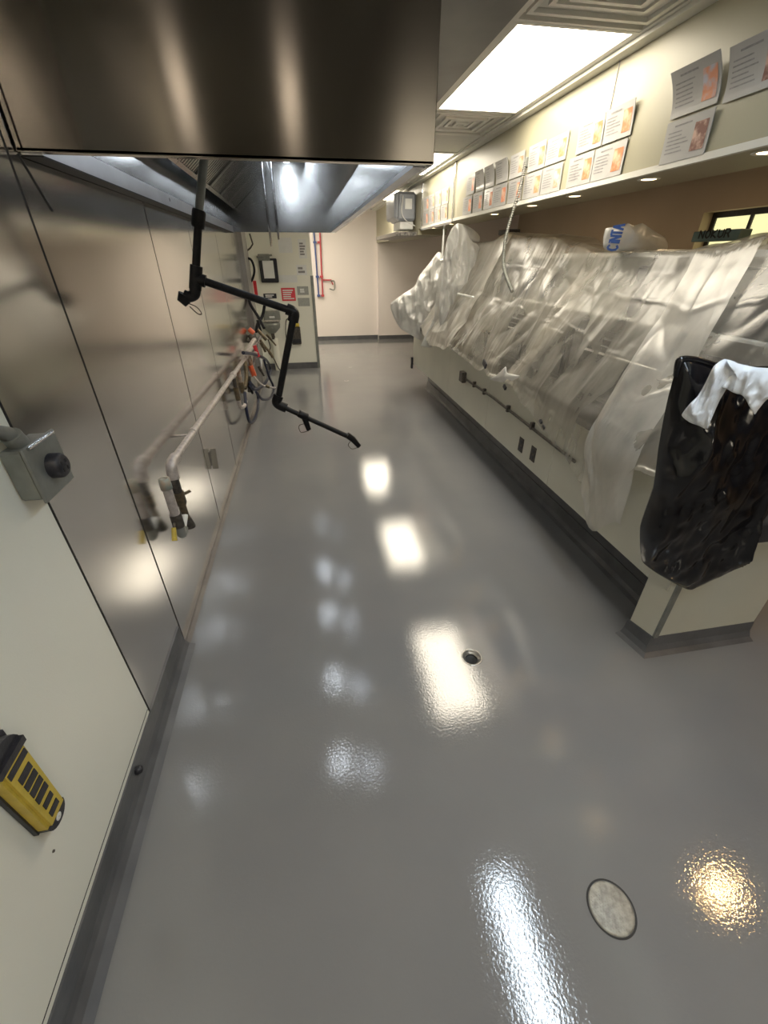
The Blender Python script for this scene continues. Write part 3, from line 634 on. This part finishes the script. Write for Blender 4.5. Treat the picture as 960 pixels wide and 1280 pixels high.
# ------------------------------------------------------------ menu cards
rng=random.Random(3)
def card(y1,y0,z0,z1,photo,label,grp,curl=0.0,pm=None):
    t=empty('menu_card',(XS,(y0+y1)/2,z0),label,'menu card',grp)
    n=8; b=MB(); X=XS-.005
    vs=[];fs=[]
    for i in range(n+1):
        f=i/n
        xx=X-curl*f*f*.05
        zz=z0+(z1-z0)*f
        vs+= [(xx,y0,zz),(xx,y1,zz),(xx-.003,y0,zz),(xx-.003,y1,zz)]
    for i in range(n):
        a=4*i
        fs+=[(a,a+1,a+5,a+4),(a+2,a+6,a+7,a+3),(a,a+4,a+6,a+2),(a+1,a+3,a+7,a+5)]
    fs+=[(0,2,3,1),(4*n,4*n+1,4*n+3,4*n+2)]
    b.add(vs,fs).build('sheet',M['paper'],t)
    cx=lambda z: X-curl*((z-z0)/(z1-z0))**2*.05
    def strip(ya,yb,za,zb,nm,m):
        b=MB(); k=4; vs=[];fs=[]
        for i in range(k+1):
            zz=za+(zb-za)*i/k; vs+=[(cx(zz)-.0042,ya,zz),(cx(zz)-.0042,yb,zz)]
        for i in range(k): fs.append((2*i,2*i+1,2*i+3,2*i+2))
        return b.add(vs,fs)
    w_=y1-y0; h=z1-z0
    if photo:
        strip(y0+w_*.06,y0+w_*.34,z0+h*.15,z0+h*.80,0,0).build('food_photo',M[pm or 'photo'],t)
    l=MB()
    for k in range(6):
        zz=z0+h*(.72-.095*k); e=rng.uniform(.3,.5)
        s_=strip(y1-w_*.08-w_*e,y1-w_*.08,zz-.0025,zz+.0022,0,0); l.add(s_.v,s_.f)
    s_=strip(y0+w_*.42,y1-w_*.2,z0+h*.84,z0+h*.88,0,0); l.add(s_.v,s_.f)
    l.build('printed_text',M['ink'],t)
    finish_empty(t)
ordn=['first','second','third','fourth','fifth','sixth','seventh','eighth','ninth']
lowr=[(3.098,2.838),(2.832,2.560),(3.435,3.178),(3.715,3.449),(3.985,3.746),(4.294,4.02),(4.505,4.302),(4.79,4.55),(5.09,4.83)]
lowr=[(2.832,2.560),(3.098,2.838),(3.435,3.178),(3.715,3.449),(3.985,3.746),(4.294,4.02),(4.505,4.302),(4.79,4.55),(5.09,4.83)]
uppr=[(2.787,2.553),(3.053,2.798),(3.430,3.170),(3.69,3.441),(4.007,3.765),(4.268,4.035),(4.505,4.312),(4.74,4.544),(5.025,4.795)]
for i,(a,b_) in enumerate(lowr):
    card(a,b_,2.079,2.226,True,'laminated menu card, %s from the near end of the long group, lower row'%ordn[i],'menu cards of the long middle group',.12*rng.random(),'photo3' if i in(2,) else None)
for i,(a,b_) in enumerate(uppr):
    ph=i not in(6,7,5)
    card(a,b_,2.237,2.384 if i>2 else 2.375,ph,'laminated menu card%s, %s from the near end of the long group, upper row'%('' if ph else ' under glare',ordn[i]),'menu cards of the long middle group',.5*rng.random()+(.3 if not ph else 0))
card(2.277,2.018,2.074,2.222,True,'menu card with a dark food photo, lower one of the near pair','near menu cards',.15,'photo2')
card(2.283,2.03,2.235,2.385,True,'menu card with top curling off the wall, upper one of the near pair','near menu cards',1.1,'photo3')
card(2.0,1.76,2.225,2.38,True,'menu card with dark photo at the right edge of the photo','near menu cards',.8,'photo2')
k=0
for zz,row in((2.079,'lower'),(2.235,'upper')):
    for j,yy in enumerate((5.62,5.90,6.18,6.46)):
        card(yy+.25,yy,zz,zz+.148,True,'menu card inside the thin metal frame, %s from the near end, %s row'%(ordn[j],row),'menu cards inside the metal frame',.2)

# ------------------------------------------------------------ counter
CX=1.53; CY0,CY1=1.19,6.25; ZB=.375
t=empty('serving_counter',(1.85,(CY0+CY1)/2,0),'long cream serving counter with recessed dark base on the right','counter')
MB().box(CX+.015,2.13,CY0+.02,CY1-.01,ZB+.004,.88).build('body',M['cab'],t)
ed=[1.31,2.30,3.42,4.55,CY1]
for a,b_ in zip(ed[:-1],ed[1:]): MB().box(CX,CX+.015,a+.0015,b_-.0015,ZB,.88,.001).build('face_panel',M['cab'],t)
MB().box(1.76,2.12,CY0+.03,CY1-.05,.0,ZB+.004).build('toe_kick',M['cove'],t)
MB().prism([(1.522,1.305,.10),(1.556,1.19,.10),(1.60,1.19,.10),(1.60,1.305,.10)],(0,0,.78)).build('corner_post',M['cab'],t)
MB().box(1.556,1.58,1.178,1.19,.095,.88).build('corner_guard',M['greybox'],t)
MB().box(1.58,2.14,1.185,1.21,.10,.88).build('end_panel',M['cab'],t)
MB().box(1.50,2.16,1.17,CY1+.02,.88,.92,.004).build('worktop',M['hood_in'],t)
b=MB()
b.prism([(1.50,1.32,0),(1.50,1.32,.10),(1.53,1.13,.10),(1.49,1.13,0)],(0,0,0)) if False else None
# coved end base
P=[(1.765,1.31),(1.52,1.31),(1.545,1.185),(2.14,1.185),(2.14,1.31)]
def basepoly(off,z):
    O=[(1.765,1.32),(1.52-off,1.32-.003),(1.545-off*.8,1.185-off),(2.14+.003,1.185-off),(2.14,1.32)]
    return [Vector((x,y,z)) for x,y in O]
rings=[basepoly(.045,0.001),basepoly(.02,.012),basepoly(.006,.04),basepoly(.002,.10),[Vector((x,y,.10)) for x,y in((1.765,1.32),(1.60,1.30),(1.60,1.22),(2.10,1.22),(2.10,1.32))]]
for r0,r1 in zip(rings[:-1],rings[1:]):
    b.add(r0+r1,[(i,(i+1)%5,(i+1)%5+5,i+5) for i in range(5)])
b.add(rings[-1],[tuple(range(5))])
b.build('end_base',M['cove'],t); MB().box(1.50,1.53,CY1-.02,CY1+.02,.30,.46,.003).build('black_hinge',M['blkplastic'],t)
cb=MB(); prof=[(0,.12),(.006,.12),(.008,.04),(.02,.012),(.045,.0015),(0,0)]
cb.prism([Vector((1.76-p_,1.32,z)) for p_,z in prof],(0,CY1-1.37,0)); cb.build('coved_base',M['cove'],t)
finish_empty(t)
# far end steel plate post seen at counter foot

# conduit on face
t=empty('counter_conduit',(CX,3.1,.7),'grey conduit with a junction box along the counter face below the plastic','conduit')
MB().tube([Vector((CX-.012,4.02,.68)),Vector((CX-.012,3.3,.69)),Vector((CX-.012,2.05,.66))],.010,10).build('pipe_length',M['dkmetal'],t)
MB().box(CX-.045,CX,4.0,4.10,.64,.74,.006).build('junction_box',M['dkmetal'],t)
for yy in(3.75,3.5,3.0,2.6): MB().box(CX-.026,CX,yy-.012,yy+.012,.665,.715).build('strap',M['dkmetal'],t)
finish_empty(t)
for (u,v),lab in(((651.5,556),'far'),((666.5,567.5),'near')):
    c=at(u,v,x=CX)
    t=empty('outlet_plate',c,'small brown outlet plate low on the counter face, the %s one of two'%lab,'outlet','outlet plates on the counter')
    MB().box(CX-.005,CX,c.y-.035,c.y+.035,c.z-.055,c.z+.055,.002).build('plate',M['rust' if 0 else 'dkmetal'],t)
    for dz in(-.025,.025): MB().box(CX-.007,CX-.005,c.y-.015,c.y+.015,c.z+dz-.014,c.z+dz+.014).build('socket',M['blkplastic'],t)
    finish_empty(t)
# equipment under the plastic
t=empty('steel_overshelf',(2.12,3.5,.92),'steel overshelf on posts standing on the counter under the plastic','shelf')
MB().box(1.97,2.34,1.25,6.0,1.70,1.73,.004).build('top_shelf',M['white'],t)
MB().box(1.99,2.32,1.25,6.0,1.36,1.38,.004).build('mid_shelf',M['white'],t); MB().box(2.30,2.32,1.25,6.0,.92,1.70).build('back_panel',M['white'],t)
for yy in(1.3,2.45,3.6,4.75,5.95):
    for xx in(2.0,2.29): MB().tube([(xx,yy,.92),(xx,yy,1.70)],.016,10).build('post',M['bright'],t)
finish_empty(t)
def appliance(y0,y1,z1,x0,label,door='dark'):
    t=empty('countertop_oven',((x0+2.0)/2,(y0+y1)/2,.92),label,'appliance')
    MB().box(x0,1.96,y0,y1,.935,z1,.006).build('body',M['dark'],t)
    MB().box(x0-.012,x0,y0+.03,y1-.12,.965,z1-.04,.003).build('door',M[door],t)
    MB().tube([(x0-.020,y0+.06,z1-.08),(x0-.020,y1-.16,z1-.08)],.009,8).build('handle',M['bright'],t)
    for dx in(.04,.36 if x0<1.6 else .2):
        for yy in(y0+.04,y1-.04): MB().tube([(x0+dx,yy,.92),(x0+dx,yy,.937)],.015,8).build('foot',M['rubber'],t)
    finish_empty(t)
appliance(1.50,2.72,1.29,1.76,'dark wide countertop appliance behind the near clear plastic')
appliance(2.80,3.25,1.34,1.79,'dark upright countertop appliance behind the middle clear plastic')
appliance(3.5,3.95,1.26,1.80,'dark small countertop appliance behind the far clear plastic')
tag(MB().box(2.01,2.29,1.6,2.6,1.38,1.66,.01).build('storage_box',M['dark']),'dark box on the overshelf behind the near plastic','box')
tag(MB().box(2.02,2.29,4.0,4.6,1.38,1.66,.01).build('storage_box',M['disp']),'blue grey box on the overshelf behind the far plastic','box')
# ------------------------------------------------------------ plastic drapes
def interp(tab,x):
    if x<=tab[0][0]: return tab[0][1]
    for (a,fa),(b_,fb) in zip(tab[:-1],tab[1:]):
        if x<=b_: 
            t_=(x-a)/(b_-a); t_=t_*t_*(3-2*t_); return fa+(fb-fa)*t_
    return tab[-1][1]
hem=[(1.1,.95),(1.5,.86),(1.6,.68),(1.7,.62),(1.82,.64),(2.14,.715),(2.36,.76),(2.6,.82),(2.9,.90),(3.15,.87),(3.3,.86),(3.45,.90),(3.6,.86),(3.94,.885),(4.44,.90),(4.9,.89),(5.3,.82)]
topz=[(1.1,1.80),(1.85,1.79),(2.08,1.755),(2.25,1.735),(2.9,1.735),(3.3,1.80),(3.6,1.86),(4.4,1.90),(5.0,1.84),(5.6,1.80)]
def drape(name,y0,y1,k,amp,m,label,off=0.0,x_edge=1.985,n1=230,n2=110,hemf=None,back=.28,freq=1.0,hx=1.475,slant=0.0,shear=0.0):
    vs=[];fs=[]; hemf=hemf or (lambda yy: interp(hem,yy))
    for i in range(n1+1):
        yy0=y0+(y1-y0)*i/n1
        he=hemf(yy0+shear)+.012*(fbm(yy0*14,3,k)-.5)*2
        tz=interp(topz,yy0)
        hz=max(.88,he+.03)
        P=[Vector((x_edge+back,tz-.015)),Vector((x_edge+.03,tz)),Vector((x_edge-.02,tz-.02)),Vector((x_edge-.06,tz-.11)),Vector((1.77,1.40)),Vector((1.59,1.10)),Vector((1.495,max(.955,hz+.03))),Vector((hx,hz)),Vector((hx-.01,(he+hz)/2)),Vector((hx-.02,he))]
        cum=[0]
        for a,b_ in zip(P[:-1],P[1:]): cum.append(cum[-1]+max(1e-4,(b_-a).length))
        for j in range(n2+1):
            s=cum[-1]*j/n2; q_=1
            while q_<len(cum)-1 and cum[q_]<s: q_+=1
            f=(s-cum[q_-1])/(cum[q_]-cum[q_-1]); pt=P[q_-1].lerp(P[q_],f); g=s/cum[-1]
            d=(P[q_]-P[q_-1]).normalized(); nrm=Vector((-(-d.y),-d.x)) # placeholder
            nrm=Vector((d.y,-d.x)); 
            if nrm.x>0: nrm=-nrm
            fall=max(0,min(1,(g-.16)/.35))
            wy=yy0+slant*g+.10*(fbm(yy0*2.2,g*2.5,k+9)-.5)
            a1=(ridge(wy*1.7*freq,g*.7,k)-.5)*.055*fall
            a2=(ridge(wy*8.5*freq,g*1.3,k+3)**2-.35)*.004*(.3+.7*fall)
            a3=(abs(vn(wy*3+g*3,g*4,k+5)-.5)+abs(vn(wy*6-g*4,g*6,k+6)-.5)*.5-.3)*.034*(.3+fall)
            a4=(ridge(wy*22+g*3,g*2.2,k+7)**3)*.0015
            cr=0
            for c0,sl in((.36,.03),(.62,-.02),(.86,.05)):
                dd=abs(g-c0-sl*(yy0-y0)); cr+=max(0,1-dd/.007)*.005*(.3+vn(yy0*5,c0*9,k))
            dsp=amp*(a1+a2+a3+a4)+cr+off
            vs.append((pt.x+nrm.x*dsp,yy0+shear*g+.02*(fbm(g*6,yy0*3,k+4)-.5),pt.y+max(-.006,min(.006,nrm.y*dsp)) if g<.2 else pt.y+nrm.y*dsp))
    for i in range(n1):
        for j in range(n2):
            a=i*(n2+1)+j; fs.append((a,a+1,a+n2+2,a+n2+1))
    b=MB().add(vs,fs,True).build(name,M[m]); return tag(b,label,'plastic sheet')
drape('plastic_sheet',1.16,3.02,1,1.0,'sheet','large clear plastic sheet draped over the near part of the counter behind the black bag',.012)
drape('plastic_sheet',2.86,4.55,21,1.15,'sheet','clear plastic sheet with a ragged hem over the middle of the counter',.0,hx=1.485)
def hem2(yy): return interp([(4.2,.92),(4.5,.86),(5.1,.82),(5.6,.95)],yy)
drape('plastic_sheet',4.30,5.55,41,1.6,'sheet2','milky white plastic sheet hanging over the far part of the counter',.02,hemf=hem2,n1=150)
# a second layer strip at the right (bright ridge folds falling diagonally)
def hem3(yy): return interp([(1.2,.80),(1.45,.62),(1.62,.47),(1.8,.62),(2.1,.95)],yy)
drape('plastic_strip',1.86,2.20,61,1.3,'sheet2','narrow bunched plastic fold hanging lowest, left of the black bag',.035,hemf=hem3,n1=100,slant=.2,shear=-.42)
# generic inflated cloth/bag from outline
def inflate(pts,depth_f,depth_b,k,fold=.02,rings=26,seg=140,toward=None,fs_=1.0,pinch=.5):
    P=[Vector(p_) for p_ in pts]; n=len(P); C_=sum(P,Vector())/n
    loop=[]
    for i in range(seg):
        s=i/seg*n; a=int(s); f=s-a; A_=P[a%n];B_=P[(a+1)%n]
        c0=P[(a-1)%n]; c3=P[(a+2)%n]
        cat=.5*((2*A_)+(B_-c0)*f+(2*c0-5*A_+4*B_-c3)*f*f+(-c0+3*A_-3*B_+c3)*f**3)
        loop.append(A_.lerp(B_,f).lerp(cat,.6))
    T=(toward or (Vector((0,0,H))-C_)).normalized()
    T=Vector((T.x,T.y,T.z*.2)).normalized()
    vs=[];b=MB()
    for side,dep in((1,depth_f),(-1,depth_b)):
        for r_ in range(rings+1):
            g=r_/rings
            for i in range(seg):
                q_=C_.lerp(loop[i],g); a=2*PI*i/seg
                u=q_.x*9*fs_; w_=q_.z*4*fs_
                f_=(ridge(u+w_*.3,w_*.6,k)**2-.3)*fold*1.3+(fbm(u*1.7,w_*2.2,k+5)-.5)*fold*1.4
                env=math.sqrt(max(0,1-g**2.4))**pinch if g<1 else 0
                vs.append(q_+T*side*(dep*math.sqrt(max(0,1-g*g))+f_*min(1,(1-g)*6)))
    fs=[]; N=(rings+1)*seg
    for sd in(0,1):
        for r_ in range(rings):
            for i in range(seg):
                a=sd*N+r_*seg+i; b_=sd*N+r_*seg+(i+1)%seg; c_=b_+seg; d_=a+seg
                fs.append((a,b_,c_,d_) if sd else (a,d_,c_,b_))
    b.add(vs,fs,True); return b
def outline(l,**k): return [at(u,v,**k) for u,v in l]
o=inflate(outline([(548,315),(536,330),(524,345),(518,358),(503,368),(488,380),(492,396),(500,410),(514,419),(532,428),(541,418),(549,400),(556,375),(560,345),(557,322)],y=5.9),.14,.10,3,.10).build('plastic_bag',M['bagw'])
tag(o,'white plastic bundle bulging into the aisle at the far end of the counter','plastic bag')
o=inflate(outline([(573,279),(566,284),(560,296),(556,312),(552,340),(550,370),(548,395),(551,408),(560,406),(570,395),(585,398),(586,375),(592,345),(600,310),(588,300),(582,286)],y=5.0),.06,.05,13,.07,fs_=1.3).build('plastic_bag',M['bagw'])
tag(o,'tall twisted white plastic bunch standing up beside the thin rod','plastic bag')
tag(inflate(outline([(553,330),(547,350),(548,375),(541,400),(532,425),(526,432),(540,434),(548,415),(552,395)],y=5.3),.03,.03,23,.02).build('plastic_flap',M['bagw']),'narrow white plastic flap hanging below the far bundle','plastic flap')
# star-shaped ragged white piece at hem
tag(inflate(outline([(632,458),(634,466),(650,470),(640,476),(634,474),(628,478),(612,474),(622,468)],x=1.43),.02,.012,33,.012,rings=10,seg=60,toward=Vector((-1,-.6,.1))).build('plastic_flap',M['bagw']),'small bright crumpled plastic tuft on the hem in the middle of the counter','plastic flap')
for i,(u,v,s_) in enumerate(((606,455,.03),(631,484,.018),(676,527,.013),(680,534,.013))):
    c=at(u,v,x=1.452); 
    tag(MB().obox(c,Vector((.008,0,0)),Vector((0,s_*1.1,s_*.5)),Vector((0,-s_*.3,s_*.7)),.003).build('black_clip',M['blkplastic']),['large black clip on the ragged hem nearest the far end','black clip under the bright plastic tuft','upper of two tiny black clips above the conduit','lower of two tiny black clips above the conduit'][i],'clip')
# thin rod & coil hose
t=empty('support_rod',(1.75,5.78,1.6),'thin pale vertical rod hanging beside the twisted plastic bunch','rod')
MB().tube([(1.75,5.8,1.3),(1.75,5.8,ZS)],.012,8).build('rod',M['white'],t)
MB().tube([at(550,327,y=5.75),at(562,322,y=5.75)],.02,8).build('crossbar',M['white'],t); finish_empty(t)
def coil(pts,R_,r_,turns):
    C_=curve(pts,20); L_=[0]
    for a,b_ in zip(C_[:-1],C_[1:]): L_.append(L_[-1]+(b_-a).length)
    out=[]; n=turns*9
    for i in range(n+1):
        s=L_[-1]*i/n; k_=1
        while k_<len(L_)-1 and L_[k_]<s:k_+=1
        f=(s-L_[k_-1])/(L_[k_]-L_[k_-1]); p_=C_[k_-1].lerp(C_[k_],f); d=(C_[k_]-C_[k_-1]).normalized()
        u=d.cross(Vector((1,0,0))).normalized(); v_=d.cross(u)
        a=2*PI*i/9; out.append(p_+(u*math.cos(a)+v_*math.sin(a))*R_)
    return MB().tube(out,r_,5)
xx=1.62
cp=[at(657,203,x=xx+.09),at(650,235,x=xx+.05),at(638,275,x=xx),at(631,305,x=xx-.05),at(630,335,x=xx-.09),at(640,364,x=xx-.14)]
t=empty('coiled_hose',cp[-1],'grey coiled spring hose hanging from the soffit over the plastic','hose')
coil(cp,.009,.0045,75).build('coil',M['greybox'],t)
MB().tube(curve(cp,8),.006,8).build('inner_core',M['galv'],t)
MB().obox(cp[0]+Vector((.01,0,0)),Vector((.015,0,0)),Vector((0,.015,0)),Vector((0,0,.03)),.004).build('bracket',M['greybox'],t); finish_empty(t)
tag(MB().box(1.55,1.57,4.12,4.55,1.385,1.40,.003).build('white_bar',M['white']),'short white bar lying against the plastic below the coiled hose','bar')
# bags and cards on top
t=empty('printed_bag',at(790,312,x=2.12),'crumpled white bag with blue lettering lying on top of the covered shelf','bag')
YB=2.72
o=inflate(outline([(757,312),(754,300),(757,286),(766,284),(778,283),(785,279),(792,282),(803,279),(811,284),(820,290),(831,297),(835,305),(832,313),(800,315)],y=YB),.09,.10,53,.025,rings=20,seg=110).build('body',M['bagw'],t)
# lettering, built as raised strokes reading CINTA up the bag
LET={'C':[[(1,.85),(.6,1),(.15,.85),(0,.5),(.15,.15),(.6,0),(1,.15)]],'I':[[(.5,0),(.5,.8)],[(.5,.93),(.5,1)]],'N':[[(0,0),(0,1),(1,0),(1,1)]],'T':[[(0,1),(1,1)],[(.5,1),(.5,0)]],'A':[[(0,0),(.5,1),(1,0)],[(.2,.4),(.8,.4)]],
 'O':[[(.5,0),(.1,.2),(0,.5),(.1,.8),(.5,1),(.9,.8),(1,.5),(.9,.2),(.5,0)]],'K':[[(0,0),(0,1)],[(1,1),(0,.45),(1,0)]],'U':[[(0,1),(0,.2),(.5,0),(1,.2),(1,1)]],'S':[[(1,.9),(.5,1),(.05,.8),(.5,.52),(1,.25),(.5,0),(0,.1)]],'R':[[(0,0),(0,1),(.7,1),(1,.78),(.7,.5),(0,.5)],[(.5,.5),(1,0)]],'E':[[(1,1),(0,1),(0,0),(1,0)],[(0,.5),(.8,.5)]]}
def stroke(mb,a,b_,wd,nrm,th):
    d=(b_-a); L_=d.length
    if L_<1e-6:return
    d.normalize(); s=d.cross(nrm).normalized()
    mb.obox((a+b_)/2,d*(L_/2+wd*.4),s*wd,nrm*th)
def write(mb,text,org,right,upv,h,w_,gap,wd,nrm,th=.002):
    p0=Vector(org)
    for ch in text:
        for pl in LET.get(ch,[]):
            for a,b_ in zip(pl[:-1],pl[1:]): stroke(mb,p0+right*a[0]*w_+upv*a[1]*h,p0+right*b_[0]*w_+upv*b_[1]*h,wd,nrm,th)
        p0=p0+right*((w_ if ch!='I' else w_*.6)+gap)
nrm=(Vector((0,0,H))-at(770,300,y=YB)); nrm.z=0; nrm.normalize()
ln_=MB(); Ypl=YB-.105
a0=at(771,313,y=Ypl); a1=at(780,284,y=Ypl); rt=(a1-a0); LL=rt.length; rt.normalize(); rt.z-=0; upv=rt.cross(nrm).normalized()
if upv.x>0: upv=-upv
write(ln_,'CINTA',a0-upv*.0,rt,upv,.055,LL*.20,LL*.045,.0055,-nrm,.006)
ln_.build('blue_lettering',M['blueink'],t); finish_empty(t)
t=empty('teal_sign',at(893,305,x=2.18),'flat teal box with dark lettering on the covered shelf at right','box')
c0=at(862,306,x=2.15); c1=at(920,304,x=2.15); zt=at(890,291,x=2.15).z
MB().box(2.15,2.22,c1.y,c0.y,1.775,zt+.01,.003).build('body',M['teal'],t)
l_=MB(); write(l_,'NOKUR',Vector((2.147,c0.y-.05,1.79)),Vector((0,-1,0)),Vector((0,0,1)),.035,.028,.012,.003,Vector((1,0,0)),.001); l_.build('dark_lettering',M['seam'],t); finish_empty(t)
t=empty('printed_bag',at(572,290,y=5.2),'small bag with a dark emblem behind the twisted plastic bunch','bag')
inflate(outline([(573,280),(581,281),(592,287),(600,296),(598,303),(585,303),(572,303),(566,292)],y=5.2),.05,.08,63,.02,rings=12,seg=70).build('body',M['bagw'],t)
MB().lathe([(.022,-.004),(.026,.0),(.03,.0),(.034,-.004)],at(588,290,y=5.13)+Vector((-.13,0,0)),(0,-1,.1),16).build('emblem',M['blueink'],t); finish_empty(t)
tag(MB().box(2.02,2.14,4.55,4.8,1.90,1.94,.006).build('dark_tray',M['dark']),'small dark tray on the shelf left of the coiled hose','tray')
# ------------------------------------------------------------ black bag at near end
YBG=1.13
t=empty('trash_bag',at(862,735,y=YBG),'glossy black trash bag hung over the near end of the counter','trash bag')
ol=[(850,448),(870,449),(890,456),(915,462),(940,458),(975,462),(985,520),(975,600),(958,642),(938,665),(926,690),(914,703),(895,718),(862,736),(845,730),(820,716),(803,702),(800,682),(800,660),(806,640),(816,612),(820,585),(823,560),(830,520),(838,485)]
inflate([at(u,v,y=YBG) for u,v in ol],.10,.03,79,.06,rings=50,seg=260,fs_=.6,toward=Vector((-.35,-1,0))).build('body',M['bagblk'],t)
# rolled rim
MB().tube(curve([at(u,v,y=YBG-.01) for u,v in((846,470),(848,455),(852,449),(870,450),(890,456),(920,462),(975,464))],6),.010,8).build('rolled_rim',M['bagblk'],t)
finish_empty(t)
tag(MB().box(1.63,2.1,1.10,1.182,.70,.80,.006).build('black_tray',M['dark']),'black shelf tray fixed to the counter end behind the black bag','tray')
t=empty('white_rag',at(905,470,y=.98),'white cotton rag thrown over the top of the black trash bag','rag')
inflate([at(u,v,y=1.0) for u,v in((905,449),(918,452),(925,458),(913,478),(900,500),(891,520),(884,536),(873,532),(862,528),(852,519),(862,505),(872,495),(882,478),(892,458))],.022,.02,83,.02,rings=18,seg=110,fs_=3).build('long_end',M['cloth'],t)
inflate([at(u,v,y=.99) for u,v in((908,450),(925,455),(945,459),(975,463),(975,490),(958,500),(948,512),(943,518),(936,505),(928,494),(920,492),(910,487),(902,483),(910,472),(922,462))],.022,.02,93,.02,rings=18,seg=110,fs_=3).build('short_end',M['cloth'],t)
finish_empty(t)
# ------------------------------------------------------------ drains
t=empty('floor_drain',(DR[0],DR[1],0),'open round floor drain hole with worn metal rim in the grey floor','drain')
MB().lathe([(.052,.0005),(.049,.002),(.044,.0015),(.042,-.006),(.036,-.010),(.030,-.014),(.030,-.016)],(*DR,0)).build('rim',M['drainrim'],t)
MB().lathe([(.043,-.005),(.043,-.022),(.031,-.024),(.027,-.024),(.027,-.09),(.001,-.09)],(*DR,0)).build('cup',M['hole'],t); finish_empty(t)
d2=at(764,1135,z=0)
t=empty('drain_cover',d2,'round textured drain cover in the floor at lower right','drain cover')
MB().lathe([(.071,.0008),(.067,.0012),(.066,.0006)],d2,n=48).build('dark_gap',M['seam'],t)
g=MB(); g.lathe([(.001,.0035),(.060,.0035),(.065,.001),(.065,.0)],d2,n=48)
random.seed(5)
for i in range(-7,8):
    for j in range(-7,8):
        x=i*.0085+(j%2)*.004; y_=j*.0085
        if x*x+y_*y_<.057**2: g.obox(d2+Vector((x,y_,.0038)),Vector((.0028,.0012,0)),Vector((-.0008,.0018,0)),Vector((0,0,.0012)))
g.build('plate',M['cover'],t); finish_empty(t)
for (u,v),r_,lab in(((433,476),.035,'small dark round floor drain halfway to the far wall'),((438,459),.025,'tiny dark floor mark nearest the far wall')):
    d=at(u,v,z=0); t=empty('floor_drain',d,lab,'drain'); MB().lathe([(.001,.002),(r_*.8,.002)],d,n=20).build('grate',M['hole'],t); MB().lathe([(r_*.8,.002),(r_,.001)],d,n=20).build('rim',M['drainrim'],t); finish_empty(t)
